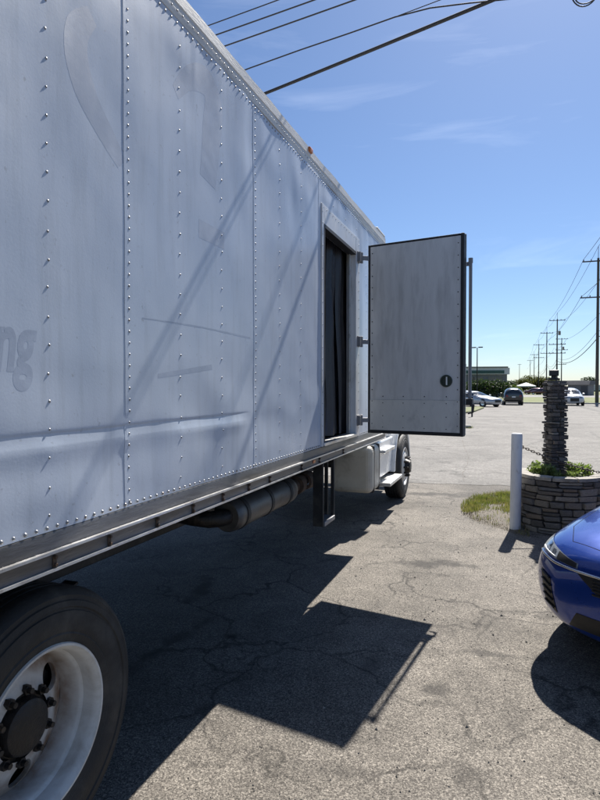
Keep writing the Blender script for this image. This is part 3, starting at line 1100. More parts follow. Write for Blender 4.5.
RY, RZ_ = 1.0477 * 1.496, .482
for sx, x0 in ((1, -1.496), (-1, -3.688)):
    rear_wheel(Vector((x0, RY, RZ_)), Vector((sx, 0, 0)))
    inner = MB(); inner = tyre_mesh(Vector((x0 - sx * .31, RY, RZ_)), Vector((sx, 0, 0)), .484, .285, .25)
    t_in = tb(inner, 'inner_tyre', mt['rubber'], auto=40)
m = MB(); m.cyl((-3.5, RY, RZ_), (-1.68, RY, RZ_), .07); m.lathe([(-.2, .06), (-.12, .16), (.12, .16), (.2, .06)], (-2.59, RY, RZ_), (1, 0, 0), 20); tb(m, 'rear_axle', mt['black'], auto=40)
for x in (-2.05, -3.12):
    m = MB()
    for k in range(5):
        L = .75 - k * .13
        m.grid(10, 1, lambda s_, t: (x - .04 + .08 * t, RY - L + 2 * L * s_, .60 + .014 * k * -1 + .10 * (2 * s_ - 1) ** 2))
    ob = tb(m, 'leaf_spring', mt['black'], fix=False)
    md = ob.modifiers.new('solid', 'SOLIDIFY'); md.thickness = .011


def front_wheel(c, ax):
    Rt, Rr, w = .484, .285, .26
    m = MB()
    m.lathe([(-.02, Rr - .008), (-.004, Rr + .006), (.003, Rr), (-.006, Rr - .014), (-.035, .262), (-.05, .25), (-.02, .225), (.0, .20), (.005, .13), (.012, .12)], c, ax, 56)
    root = tb(m, 'wheel', mt['rimw'], auto=32)
    tb(tyre_mesh(c, ax, Rt, Rr, w), 'tyre', mt['rubber'], root, auto=40)
    m = MB(); m.lathe([(.0, .12), (.05, .10), (.085, .085), (.09, 0)], c, ax, 28); tb(m, 'hub', mt['grease'], root, auto=32)
    for i in range(10):
        a = 2 * math.pi * i / 10
        p = Vector(c) + Vector((0, math.cos(a), math.sin(a))) * .143
        m = MB(); m.cyl(p, p + Vector(ax) * .045, .017, n=6); m.cyl(p, p + Vector(ax) * .075, .010, n=8)
        tb(m, 'lug_nut', mt['grease'], root)
    return root


FY = 8.86
for sx, x0 in ((1, -1.50), (-1, -3.68)):
    front_wheel(Vector((x0, FY, .478)), Vector((sx, 0, 0)))
m = MB(); m.cyl((-3.5, FY, .46), (-1.68, FY, .46), .06); tb(m, 'front_axle', mt['black'])

# ---- fuel tank, steps, cab
tx1, tx0 = -1.545, -2.05
m = MB(); m.bb(tx0, tx1, 6.78, 7.32, .40, .97); tb(m, 'fuel_tank', mt['tank'], bevel=.07, seg=4)
for y in (6.92, 7.2):
    m = MB(); m.bb(tx0 - .004, tx1 + .004, y - .02, y + .02, .396, .974); tb(m, 'tank_strap', mt['black'], bevel=.07, seg=4)
for (z, y0, y1, xo) in ((.44, 7.36, 8.22, -1.43), (.86, 7.36, 8.05, -1.50)):
    m = MB(); m.bb(-1.86, xo, y0, y1, z - .035, z + .012); tb(m, 'cab_step', mt['alu'], bevel=.008)
m = MB(); m.bb(-1.90, -1.70, 7.40, 8.15, .42, .95); tb(m, 'step_box', mt['tank'], bevel=.02)
CX0, CX1 = TX - 2.33, -1.60
prof = [(6.74, .98), (8.35, .98), (8.35, 1.62), (8.05, 2.62), (7.75, 2.72), (6.82, 2.72), (6.74, 2.62)]
m = MB(); m.prism(prof, CX0, CX1, lambda a, b, e: (e, a, b)); cabo = tb(m, 'cab', mt['cab'], bevel=.05, seg=3)
m = MB(); m.bb(CX1 - .3, CX1 + .02, 7.30, 8.30, .50, .98); tb(m, 'cab_skirt', mt['cab'], bevel=.02)
hp = [(8.36, .98), (8.36, 1.60), (9.7, 1.40), (9.95, 1.30), (10.0, .75), (9.5, .75), (9.45, .98)]
m = MB(); m.prism(hp, -3.35, -1.83, lambda a, b, e: (e, a, b)); tb(m, 'hood', mt['cab'], bevel=.06, seg=3)
for x0, x1 in ((-1.99, -1.53), (-3.65, -3.19)):
    m = MB()
    arc = [(FY + .62 * math.cos(R(a)), .478 + .62 * math.sin(R(a))) for a in range(0, 181, 12)]
    outer = [(FY + .68 * math.cos(R(a)), .478 + .70 * math.sin(R(a))) for a in range(180, -1, -12)]
    m.prism(arc + outer, x0, x1, lambda a, b, e: (e, a, b)); tb(m, 'fender', mt['cab'], bevel=.015)
m = MB(); m.bb(-3.5, -1.70, 10.0, 10.12, .45, .74); tb(m, 'bumper', mt['chrome'], bevel=.03)
m = MB(); m.bb(-3.05, -2.13, 9.985, 10.02, .80, 1.24); tb(m, 'grille', mt['chrome'], bevel=.02)
for x in (-3.2, -1.98):
    m = MB(); m.lathe([(0, 0), (.03, .06), (.02, .085), (0, .09)], (x, 9.97, 1.02), (0, 1, 0), 20); tb(m, 'headlight', mt['lens'], auto=40)
m = MB(); m.add([(x, y, z) for (y, z) in ((8.325, 1.74), (8.115, 2.45)) for x in (CX0 + .12, CX1 - .12)], [(0, 1, 3, 2)])
ws = tb(m, 'windshield', mt['glass'], fix=False); ws.modifiers.new('s', 'SOLIDIFY').thickness = .02
for x in (CX0 - .003, CX1 + .003):
    m = MB(); m.prism([(7.15, 1.75), (8.18, 1.75), (7.98, 2.45), (7.15, 2.45)], x - .006, x + .006, lambda a, b, e: (e, a, b)); tb(m, 'side_window', mt['glass'])
    s_ = 1 if x > -2.5 else -1
    m = MB(); m.prism([(7.08, 1.04), (8.26, 1.04), (8.26, 1.66), (8.10, 2.52), (7.08, 2.52)], x - .0015, x + .0015, lambda a, b, e: (e, a, b)); tb(m, 'cab_door', mt['cab'])
    m = MB(); m.bb(x + s_ * .18 - .09, x + s_ * .18 + .09, 8.15, 8.22, 1.85, 2.30); m.tube([(x, 8.15, 2.35), (x + s_ * .18, 8.18, 2.35), (x + s_ * .18, 8.18, 1.8), (x, 8.15, 1.7)], .012); tb(m, 'mirror', mt['black'], bevel=.01)

# ------------------------------------------------------------------ cars
def car_body(secs, mat, root, sub=3):
    m = MB()
    K = len(secs[0][1])
    for (x, pts, sw) in secs:
        for s_ in (1, -1):
            for (y, z) in pts:
                m.v.append(Vector((x - sw * (abs(y) / .9) ** 2.2, s_ * y, z)))
    NS = len(secs)
    idx = lambda i, s_, k: i * 2 * K + (0 if s_ > 0 else K) + k
    for i in range(NS - 1):
        for s_ in (1, -1):
            for k in range(K - 1):
                m.f.append((idx(i, s_, k), idx(i + 1, s_, k), idx(i + 1, s_, k + 1), idx(i, s_, k + 1)))
    for i in (0, NS - 1):
        for s_ in (1, -1):
            a, b = 0, K - 1
            while b - a > 1:
                if b - a == 2:
                    m.f.append((idx(i, s_, a), idx(i, s_, a + 1), idx(i, s_, b)))
                else:
                    m.f.append((idx(i, s_, a), idx(i, s_, a + 1), idx(i, s_, b - 1), idx(i, s_, b)))
                a += 1; b -= 1
    o = m.build('body', mat, None, smooth=True, fix=False)
    bm = bmesh.new(); bm.from_mesh(o.data)
    bmesh.ops.remove_doubles(bm, verts=bm.verts, dist=1e-5)
    bmesh.ops.recalc_face_normals(bm, faces=bm.faces)
    bm.to_mesh(o.data); bm.free()
    md = o.modifiers.new('sub', 'SUBSURF'); md.levels = md.render_levels = sub
    bpy.context.view_layer.update()
    ev = o.evaluated_get(bpy.context.evaluated_depsgraph_get())
    me = bpy.data.meshes.new_from_object(ev)
    o.modifiers.clear()
    o.data = me
    me.polygons.foreach_set('use_smooth', [True] * len(me.polygons))
    o.parent = root
    bv = BVHTree.FromPolygons([v.co.copy() for v in me.vertices], [tuple(p.vertices) for p in me.polygons])
    return o, bv


def patch(bv, corners, direc, name, mat, parent, nu=12, nv=8, off=.004, shape=None):
    """bilinear patch of start points cast along direc onto the body"""
    c = [Vector(p) for p in corners]
    d = Vector(direc).normalized()
    m = MB()
    P = {}
    for j in range(nv + 1):
        for i in range(nu + 1):
            s_, t = i / nu, j / nv
            p = c[0] * (1 - s_) * (1 - t) + c[1] * s_ * (1 - t) + c[2] * s_ * t + c[3] * (1 - s_) * t
            hit, nn, _, _ = bv.ray_cast(p - d * 6, d)
            if hit is not None:
                if nn.dot(d) > 0:
                    nn = -nn
                P[(i, j)] = len(m.v)
                m.v.append(hit + nn * off)
    for j in range(nv):
        for i in range(nu):
            q = [(i, j), (i + 1, j), (i + 1, j + 1), (i, j + 1)]
            if all(k in P for k in q):
                vv = [m.v[P[k]] for k in q]
                if max((vv[a] - vv[(a + 1) % 4]).length for a in range(4)) < .5:
                    m.f.append(tuple(P[k] for k in q))
    return m.build(name, mat, parent, smooth=True, fix=False)


def line_on(bv, pts, direc, r, name, mat, parent, n_=14, off=0.0):
    d = Vector(direc).normalized()
    path = []
    for a, b in zip(pts[:-1], pts[1:]):
        for k in range(n_):
            p = Vector(a).lerp(Vector(b), k / n_)
            hit, nn, _, _ = bv.ray_cast(p - d * 6, d)
            if hit is not None:
                if nn.dot(d) > 0:
                    nn = -nn
                path.append(hit + nn * off)
    m = MB(); m.tube(path, r, 6)
    return m.build(name, mat, parent, smooth=True)


SEDAN = [
    (2.40, [(0, .24), (.46, .24), (.60, .34), (.64, .50), (.58, .63), (.34, .67), (0, .68)], .20),
    (2.33, [(0, .21), (.62, .21), (.76, .33), (.80, .50), (.74, .66), (.42, .715), (0, .73)], .20),
    (2.14, [(0, .19), (.76, .19), (.87, .32), (.895, .52), (.83, .71), (.50, .785), (0, .805)], .10),
    (1.75, [(0, .18), (.84, .18), (.91, .32), (.925, .54), (.87, .765), (.52, .845), (0, .865)], .04),
    (1.25, [(0, .18), (.85, .18), (.91, .33), (.925, .57), (.885, .82), (.55, .905), (0, .925)], .0),
    (.85, [(0, .18), (.85, .18), (.91, .33), (.925, .58), (.89, .86), (.62, .955), (0, .985)], .0),
    (.05, [(0, .18), (.85, .18), (.91, .33), (.925, .60), (.89, .92), (.60, 1.36), (0, 1.41)], .0),
    (-.85, [(0, .18), (.85, .18), (.91, .33), (.925, .60), (.89, .94), (.58, 1.39), (0, 1.45)], .0),
    (-1.65, [(0, .20), (.85, .20), (.91, .33), (.92, .60), (.88, .95), (.62, 1.08), (0, 1.12)], .0),
    (-2.05, [(0, .24), (.82, .24), (.89, .36), (.90, .62), (.84, .94), (.55, 1.00), (0, 1.02)], .04),
    (-2.38, [(0, .30), (.60, .30), (.74, .42), (.78, .62), (.72, .86), (.42, .93), (0, .94)], .10)]
SUVS = [
    (2.28, [(0, .30), (.50, .30), (.66, .42), (.72, .62), (.66, .82), (.40, .88), (0, .89)], .14),
    (2.16, [(0, .27), (.72, .27), (.84, .40), (.87, .62), (.80, .88), (.45, .95), (0, .97)], .10),
    (1.55, [(0, .26), (.86, .26), (.92, .40), (.93, .65), (.88, .95), (.5, 1.03), (0, 1.05)], .02),
    (.95, [(0, .26), (.86, .26), (.92, .40), (.94, .67), (.90, 1.00), (.62, 1.09), (0, 1.12)], 0),
    (.25, [(0, .26), (.86, .26), (.92, .40), (.94, .68), (.91, 1.04), (.68, 1.60), (0, 1.66)], 0),
    (-1.0, [(0, .26), (.86, .26), (.92, .40), (.94, .68), (.91, 1.06), (.70, 1.66), (0, 1.72)], 0),
    (-1.85, [(0, .28), (.86, .28), (.92, .42), (.93, .70), (.90, 1.08), (.70, 1.60), (0, 1.66)], 0),
    (-2.15, [(0, .30), (.80, .30), (.88, .44), (.90, .70), (.86, 1.05), (.68, 1.36), (0, 1.42)], .02),
    (-2.25, [(0, .34), (.70, .34), (.80, .46), (.82, .70), (.80, .98), (.62, 1.18), (0, 1.22)], .04)]


def wheels(root, xf, xr, r=.33, wy=.90, w=.22):
    for x in (xf, xr):
        for s_ in (1, -1):
            c = Vector((x, s_ * (wy + .012), r))
            ax = Vector((0, s_, 0))
            m = MB(); m.lathe([(.004, r + .045), (.004, r - .03), (-.05, r - .03)], Vector((x, s_ * (wy + .004), r + .01)), ax, 32); m.build('wheel_arch', mt['plastic'], root, auto=40)
            m = MB(); m.lathe([(-.01, .205), (-.03, .19), (-.04, .06), (-.025, .05), (-.02, 0)], c, ax, 28)
            wh = m.build('wheel', mt['chrome'], root, auto=40)
            m = MB(); m.lathe([(-.02, .20), (0, .215), (.004, r - .05), (-.012, r - .006), (-.03, r), (-w + .03, r), (-w, r - .03), (-w, .2)], c, ax, 40); m.build('tyre', mt['rubber'], wh, auto=40)


def far_car(name, label, secs, paint, loc, rz, group=None, suv=False, pickup=False):
    root = thing(name, label, 'car', loc, rz, group)
    body, bv = car_body(secs, paint, root, 2)
    h0, h1 = (1.10, 1.52) if suv else (.99, 1.30)
    xa, xb = (.95, .42) if suv else (.70, .22)
    patch(bv, [(0, -.66, h0), (0, .66, h0), (0, .52, h1), (0, -.52, h1)], (-1, 0, 0), 'windshield', mt['glass'], root, 8, 4, .008)
    patch(bv, [(0, -.62, h0 + .04), (0, .62, h0 + .04), (0, .50, h1), (0, -.50, h1)], (1, 0, 0), 'rear_window', mt['glass'], root, 8, 4, .008)
    for s_ in (1, -1):
        for (a0, a1, b0, b1) in (((.55, -.30, -.30, .12) if not suv else (.75, -.25, -.25, .38)), ((-.38, -1.25, -1.15, -.38) if not suv else (-.33, -1.75, -1.65, -.33))):
            patch(bv, [(a0, 0, h0 - .01), (a1, 0, h0 - .01), (b0, 0, h1 - .01), (b1, 0, h1 - .01)], (0, -s_, 0), 'side_window', mt['glass'], root, 6, 3, .006)
    zl = .66 if not suv else .78
    for s_ in (1, -1):
        patch(bv, [(0, s_ * .40, zl - .09), (0, s_ * .66, zl - .07), (0, s_ * .66, zl + .06), (0, s_ * .42, zl + .04)], (-1, 0, 0), 'headlight', mt['lens'], root, 6, 3, .008)
        patch(bv, [(0, s_ * .50, zl + .02), (0, s_ * .74, zl + .02), (0, s_ * .72, zl + .22), (0, s_ * .52, zl + .20)], (1, 0, 0), 'tail_light', mt['redlens'], root, 6, 3, .008)
    patch(bv, [(0, -.38, .40), (0, .38, .40), (0, .38, zl - .04), (0, -.38, zl - .04)], (-1, 0, 0), 'grille', mt['plastic'], root, 6, 3, .008)
    patch(bv, [(0, -.72, .36), (0, .72, .36), (0, .72, .50), (0, -.72, .50)], (1, 0, 0), 'rear_bumper', mt['plastic'], root, 8, 2, .008)
    patch(bv, [(0, -.17, zl - .04), (0, .17, zl - .04), (0, .17, zl + .08), (0, -.17, zl + .08)], (1, 0, 0), 'number_plate', mt['tent'], root, 2, 2, .012)
    wheels(root, 1.42, -1.40)
    for s_ in (1, -1):
        m = MB(); m.box((.62, s_ * 1.0, h0 + .02), (.12, .20, .13)); m.build('mirror', paint, root, bevel=.03)
    return root


# ---- the blue car at the right
bc_h = Vector((-0.530, -0.848)).normalized()
blue = thing('blue_car', 'shiny blue sedan with chrome trimmed black grille at the right edge', 'car', (2.002, 5.422, 0), math.atan2(bc_h.y, bc_h.x))
body, bv = car_body(SEDAN, mt['blue'], blue, 3)
# black mouth and lower intake
FWD = (-1, 0, 0)
gr = patch(bv, [(0, -.34, .515), (0, .34, .515), (0, .46, .60), (0, -.46, .60)], FWD, 'upper_grille', mt['plastic'], blue, 30, 6, .003)
for z in (.53, .548, .566, .584):
    line_on(bv, [(0, -.36, z), (0, .36, z)], FWD, .005, 'grille_bar', mt['plastic'], gr, 30, .006)
line_on(bv, [(0, -.80, .628), (0, -.62, .612), (0, 0, .604), (0, .62, .612), (0, .80, .628)], FWD, .0085, 'chrome_trim', mt['chrome'], blue, 16, .004)
line_on(bv, [(0, -.36, .508), (0, 0, .504), (0, .36, .508)], FWD, .006, 'lower_trim', mt['plastic'], blue, 16, .004)
low = patch(bv, [(0, -.52, .275), (0, .52, .275), (0, .46, .37), (0, -.46, .37)], FWD, 'lower_intake', mt['plastic'], blue, 26, 5, .003)
for s_ in (1, -1):
    patch(bv, [(0, s_ * .46, .622), (0, s_ * .83, .642), (0, s_ * .80, .705), (0, s_ * .46, .650)], FWD, 'headlight', mt['lens'], blue, 20, 8, .004)
    patch(bv, [(0, s_ * .47, .624), (0, s_ * .62, .632), (0, s_ * .62, .672), (0, s_ * .47, .649)], FWD, 'headlight_shroud', mt['plastic'], blue, 8, 6, .006)
    for (yy, zz, q) in ((.73, .668, .020), (.66, .655, .016)):
        patch(bv, [(0, s_ * (yy - q), zz - q), (0, s_ * (yy + q), zz - q), (0, s_ * (yy + q), zz + q), (0, s_ * (yy - q), zz + q)], FWD, 'headlight_projector', mt['chrome'], blue, 6, 6, .007)
    line_on(bv, [(0, s_ * .63, .640), (0, s_ * .80, .652)], FWD, .004, 'lamp_strip', mt['tent'], blue, 12, .006)
    vt = patch(bv, [(0, s_ * .60, .31), (0, s_ * .71, .36), (0, s_ * .755, .54), (0, s_ * .65, .52)], FWD, 'corner_vent', mt['plastic'], blue, 12, 10, .003)
    for k in range(5):
        z = .345 + k * .042
        line_on(bv, [(0, s_ * (.62 + k * .008), z), (0, s_ * (.715 + k * .008), z + .018)], FWD, .006, 'vent_slat', mt['plastic'], vt, 10, .008)
    line_on(bv, [(2.27, s_ * .30, 0), (2.15, s_ * .58, 0), (1.9, s_ * .70, 0), (1.2, s_ * .76, 0), (.95, s_ * .78, 0)], (0, 0, -1), .0035, 'hood_gap', mt['gap'], blue, 20, -.0022)
    line_on(bv, [(2.05, s_ * .40, 0), (1.5, s_ * .50, 0), (1.0, s_ * .56, 0)], (0, 0, -1), .005, 'hood_crease', mt['blue'], blue, 20, -.002)
line_on(bv, [(2.27, -.30, 0), (2.30, 0, 0), (2.27, .30, 0)], (0, 0, -1), .0035, 'hood_gap', mt['gap'], blue, 20, -.0022)
patch(bv, [(0, -.70, 1.02), (0, .70, 1.02), (0, .56, 1.33), (0, -.56, 1.33)], FWD, 'windshield', mt['glass'], blue, 14, 8, .004)
patch(bv, [(0, -.6, 1.14), (0, .6, 1.14), (0, .52, 1.36), (0, -.52, 1.36)], (1, 0, 0), 'rear_window', mt['glass'], blue, 12, 6, .004)
for s_ in (1, -1):
    patch(bv, [(.60, 0, .99), (-.40, 0, .99), (-.40, 0, 1.30), (.14, 0, 1.28)], (0, -s_, 0), 'side_window', mt['glass'], blue, 12, 6, .004)
    patch(bv, [(-.46, 0, .99), (-1.35, 0, 1.01), (-1.02, 0, 1.29), (-.46, 0, 1.30)], (0, -s_, 0), 'side_window', mt['glass'], blue, 12, 6, .004)
    patch(bv, [(0, s_ * .45, .72), (0, s_ * .74, .72), (0, s_ * .72, .88), (0, s_ * .45, .86)], (1, 0, 0), 'tail_light', mt['redlens'], blue, 8, 5, .004)
    m = MB(); m.box((.42, s_ * .985, 1.02), (.11, .19, .13)); m.build('mirror', mt['blue'], blue, bevel=.035, seg=3)
wheels(blue, 1.42, -1.42)

# ------------------------------------------------------------------ bollard, chain, planter with stone pillar
def make_bollard(loc, label, lean=0.0):
    o = thing('bollard', label, 'bollard', loc)
    m = MB()
    prof = [(-.1, .062), (1.10, .062), (1.135, .060), (1.142, .052), (1.142, 0)]
    m.lathe(prof, (0, 0, 0), (lean, 0, 1), 28)
    m.build('post', mt['bollard'], o, auto=35)
    m = MB(); m.tube([(.06, 0, 1.0), (.085, 0, .998), (.085, -.0, .965), (.06, 0, .963)], .007, 6); m.build('chain_eye', mt['chain'], o)
    return o


BP = G(515, 530)
make_bollard(BP, 'white painted steel pipe bollard standing beside the stone planter', .012)
CE0 = BP + Vector((.085, 0, .98))
# second post, just out of frame, that takes the other end of the chain
BP2 = Vector((3.70, 8.60, 0))
make_bollard(BP2, 'white pipe bollard past the planter holding the far end of the chain', .0)
CE1 = BP2 + Vector((-.07, 0, 1.0))
m = MB()
# the chain passes in front of the pillar, sagging
mid = AT(600, 6.45, 475)
NL = 118
for i in range(NL):
    t = (i + .5) / NL
    p = CE0.lerp(CE1, t) + Vector((0, -1.6 * t * (1 - t) ** 5, -.40 * 4 * t * (1 - t)))
    t2 = t + .002
    q = CE0.lerp(CE1, t2) + Vector((0, -1.6 * t2 * (1 - t2) ** 5, -.40 * 4 * t2 * (1 - t2)))
    d = (q - p).normalized()
    s_ = d.cross(Vector((0, 0, 1))).normalized()
    u_ = s_.cross(d)
    if i % 2:
        s_, u_ = u_, s_
    L = (CE1 - CE0).length / NL * .78
    ring = [p + d * (L * math.cos(a)) + s_ * (.013 * math.sin(a)) for a in [2 * math.pi * k / 8 for k in range(8)]]
    vs_, fs = [], []
    for k in range(8):
        ctr = ring[k]
        out = (ctr - p).normalized()
        for e in range(4):
            a = math.pi / 2 * e
            vs_.append(ctr + out * .0052 * math.cos(a) + d.cross(s_) * .0052 * math.sin(a))
    for k in range(8):
        for e in range(4):
            fs.append((k * 4 + e, k * 4 + (e + 1) % 4, (k + 1) % 8 * 4 + (e + 1) % 4, (k + 1) % 8 * 4 + e))
    m.add(vs_, fs)
tag(m.build('chain', mt['chain'], smooth=True), 'rusty steel chain sagging past the stone pillar from the white bollard', 'chain')

# stone variants
STONES = []
for i in range(12):
    bm = bmesh.new()
    bmesh.ops.create_cube(bm, size=1)
    bmesh.ops.bevel(bm, geom=bm.edges[:], offset=.10, segments=1, affect='EDGES')
    for v in bm.verts:
        v.co += Vector((rnd.uniform(-1, 1), rnd.uniform(-1, 1), rnd.uniform(-1, 1))) * .07
    me = bpy.data.meshes.new('stone')
    bm.to_mesh(me)
    bm.free()
    me.materials.append(mt['stone'][i % 6])
    STONES.append(me)
DARKST = []
for i, me in enumerate(STONES):
    m2 = me.copy(); m2.materials.clear(); m2.materials.append(mt['slate'][i % 4]); DARKST.append(m2)


def stone(parent, loc, size, rz, name='stone', rx=0.0, dark=False):
    o = bpy.data.objects.new(name, rnd.choice(DARKST if dark else STONES))
    COL.objects.link(o)
    o.parent = parent
    o.location = loc
    o.rotation_euler = (rx, rnd.uniform(-.04, .04), rz)
    o.scale = size
    return o


PR = .475
PC = AT(560.5, 580 * CAMH / (537.5 - 388) + PR)
PC.z = 0
planter = thing('stone_planter', 'round grey stone planter bed with light cap stones', 'planter', PC)
m = MB(); m.lathe([(0, PR - .05), (.60, PR - .05), (.60, PR - .16), (.50, PR - .16), (.50, 0)], (0, 0, 0), (0, 0, 1), 40); m.build('mortar_core', mt['mortar'], planter)
z = .0
row = 0
while z < .575:
    h = rnd.uniform(.062, .088)
    h = min(h, .61 - z)
    a = rnd.uniform(0, 1)
    a_end = a + 2 * math.pi
    while a < a_end - .08:
        w = rnd.uniform(.13, .27) / PR
        if a + w > a_end - .12:
            w = a_end - a
        rr = PR - .035 + rnd.uniform(-.010, .014)
        am = a + w / 2
        if rnd.random() < .28:
            hs = h * rnd.uniform(.4, .6)
            stone(planter, (rr * math.cos(am), rr * math.sin(am), z + hs / 2), (.085, w * PR * .97 - .006, hs - .007), am + rnd.uniform(-.05, .05))
            rr += rnd.uniform(-.012, .008)
            stone(planter, (rr * math.cos(am), rr * math.sin(am), z + hs + (h - hs) / 2), (.085, w * PR * .95 - .010, h - hs - .007), am + rnd.uniform(-.05, .05))
        else:
            stone(planter, (rr * math.cos(am), rr * math.sin(am), z + h / 2), (.085, w * PR * .97 - rnd.uniform(.004, .016), h - rnd.uniform(.006, .018)), am + rnd.uniform(-.06, .06), rx=rnd.uniform(-.05, .05))
        a += w
    z += h
    row += 1
a = 0
while a < 2 * math.pi - .05:
    w = min(rnd.uniform(.42, .62), 2 * math.pi - a)
    am = a + w / 2
    m = MB()
    n_ = 6
    pr = [(PR + .012, 0), (PR + .014, .042), (PR - .13, .045), (PR - .13, 0)]
    vs_ = []
    for i in range(n_ + 1):
        t = a + .012 + (w - .024) * i / n_
        for (r_, zz) in pr:
            r2 = r_ + .006 * nz(t * 9, zz * 30)
            vs_.append((r2 * math.cos(t), r2 * math.sin(t), .612 + zz + .003 * nz(t * 7, r_)))
    m.add(vs_, [(i * 4 + q, i * 4 + (q + 1) % 4, (i + 1) * 4 + (q + 1) % 4, (i + 1) * 4 + q) for i in range(n_) for q in range(4)] + [(0, 1, 2, 3), tuple(range(n_ * 4, n_ * 4 + 4))])
    m.build('cap_stone', mt['cap'], planter, bevel=.006)
    a += w
m = MB(); m.lathe([(.0, PR - .13), (.012, PR * .5), (.02, 0)], (0, 0, .60), (0, 0, 1), 32); m.build('soil', mt['soil'], planter, smooth=True)

PP = AT(555.5, 7.0)
PP.z = .605
pillar = thing('stone_pillar', 'tall square pillar of stacked slate standing in the round planter', 'pillar', PP, TH + R(3))
m = MB(); m.box((0, 0, .565), (.15, .15, 1.17)); m.build('core', mt['mortar'], pillar)
z = -.02
k = 0
PH = 1.13
while z < PH:
    h = rnd.choice((rnd.uniform(.022, .034), rnd.uniform(.034, .05), rnd.uniform(.05, .072)))
    half = .104 + .004 * math.sin(k * 1.7)
    for q in range(4):
        a = q * math.pi / 2 + R(rnd.uniform(-3, 3))
        long_ = (k + q) % 2
        w = half * 2 * (1.0 if long_ else .74)
        sp = rnd.uniform(.35, .65)
        for (f0, f1) in ((0, sp), (sp, 1)):
            off = -w / 2 + w * (f0 + f1) / 2
            out = half - .038 + rnd.uniform(-.018, .016)
            p = Vector((out, off, 0)); p.rotate(Matrix.Rotation(a, 3, 'Z'))
            stone(pillar, (p.x, p.y, z + h / 2), (.085, w * (f1 - f0) - .004, h - rnd.uniform(.004, .014)), a + R(rnd.uniform(-6, 6)), dark=rnd.random() < .78, rx=rnd.uniform(-.06, .06))
    z += h
    k += 1
PTOP = z
stone(pillar, (0, 0, PTOP + .006), (.21, .20, .03), .05, dark=True)
lampb = MB()
lampb.box((0, 0, .012), (.13, .13, .024)); lampb.cyl((0, 0, .02), (0, 0, .05), .03); lampb.box((0, 0, .085), (.105, .105, .07))
lo_ = lampb.build('lamp_base', mt['plastic'], None, bevel=.006)
lo_.location = (PP.x - .02, PP.y, PP.z + PTOP + .028)
tag(lo_, 'small black square lamp base on top of the slate pillar', 'lamp base')


def leaves(name, parent, blobs, count, size, mat, seed, flat=.0, kind=None, off=(0, 0, 0)):
    r_ = random.Random(seed)
    m = MB()
    tot = sum(b[3] * b[4] * b[5] for b in blobs)
    for (cx, cy, cz, rx, ry, rz) in blobs:
        for _ in range(max(8, int(count * rx * ry * rz / tot))):
            v = Vector((r_.gauss(0, 1), r_.gauss(0, 1), r_.gauss(0, 1))).normalized() * (r_.random() ** .4)
            p = Vector((cx + v.x * rx, cy + v.y * ry, cz + v.z * rz))
            a = Vector((r_.gauss(0, 1), r_.gauss(0, 1), r_.gauss(0, 1) * (1 - flat))).normalized()
            b = a.orthogonal().normalized()
            b.rotate(Matrix.Rotation(r_.uniform(0, 6.28), 3, a))
            s_ = size * r_.uniform(.6, 1.4)
            m.add([p - a * s_, p + b * s_ * .45, p + a * s_, p - b * s_ * .45], [(0, 1, 2, 3)])
    return m.build(name, mat, parent, off, fix=False, kind=kind)


pl_spots = [(a, r) for a, r in ((-2.6, .27), (-2.2, .22), (-1.75, .24), (-1.2, .25), (-.7, .26), (-.25, .27), (.3, .25), (1.0, .25), (2.0, .25), (2.9, .28))]
for i, (a, r_) in enumerate(pl_spots):
    loc = PC + Vector((r_ * math.cos(a), r_ * math.sin(a), .61))
    place = ['nearest the white bollard', 'just left of the pillar front', 'left of the pillar foot', 'in front of the pillar foot', 'right of the pillar foot', 'at the right rim', 'at the right back', 'behind the pillar', 'behind the pillar on the left', 'at the left rim'][i]
    p = thing('planter_plant', 'low leafy green plant in the stone planter ' + place, 'plant', loc, rnd.uniform(0, 6), 'plants in the stone planter')
    leaves('foliage', p, [(0, 0, .06, .10, .10, .07), (.03, .02, .12, .06, .06, .06), (-.04, .0, .09, .07, .07, .06)], 190, .026, mt['leafp'], 40 + i)
    if i in (2, 3, 4):
        p.scale = (.7, .7, .6)
    m = MB()
    for k in range(4):
        m.tube([(0, 0, -.02), (.02 * math.cos(k * 1.6), .02 * math.sin(k * 1.6), .04), (.06 * math.cos(k * 1.6), .06 * math.sin(k * 1.6), .09)], .003, 4)
    m.build('stem', mt['leafa'], p)

# dirt and grass by the bollard
gp = [(460, 506), (470, 498), (490, 495), (512, 493), (522, 505), (530, 525), (530, 540), (514, 535), (500, 530), (475, 522), (462, 515)]
gpts = [G(u, v) for u, v in gp]
m = MB()
gc = sum(gpts, Vector()) / len(gpts)
rim = []
for i in range(len(gpts)):
    for k in range(5):
        p = gpts[i].lerp(gpts[(i + 1) % len(gpts)], k / 5)
        rim.append(gc + (p - gc) * (1 + .10 * nz(p.x * 6, p.y * 6)))
nR = len(rim)
vs_ = [(gc.x, gc.y, .03)]
for f, zz in ((.45, .028), (.8, .018), (1.0, .0005)):
    vs_ += [(gc.x + (p.x - gc.x) * f * .93, gc.y + (p.y - gc.y) * f * .93, zz + .008 * nz(p.x * 5, p.y * 5, f) * (f < .9)) for p in rim]
fs = [(0, 1 + i, 1 + (i + 1) % nR) for i in range(nR)]
for j in range(2):
    fs += [(1 + j * nR + i, 1 + (j + 1) * nR + i, 1 + (j + 1) * nR + (i + 1) % nR, 1 + j * nR + (i + 1) % nR) for i in range(nR)]
m.add(vs_, fs)
structure(m.build('dirt_patch', mt['dirt'], smooth=True, fix=False))


def in_poly(p, poly):
    c = False
    for i in range(len(poly)):
        a, b = poly[i], poly[i - 1]
        if (a.y > p.y) != (b.y > p.y) and p.x < (b.x - a.x) * (p.y - a.y) / (b.y - a.y) + a.x:
            c = not c
    return c


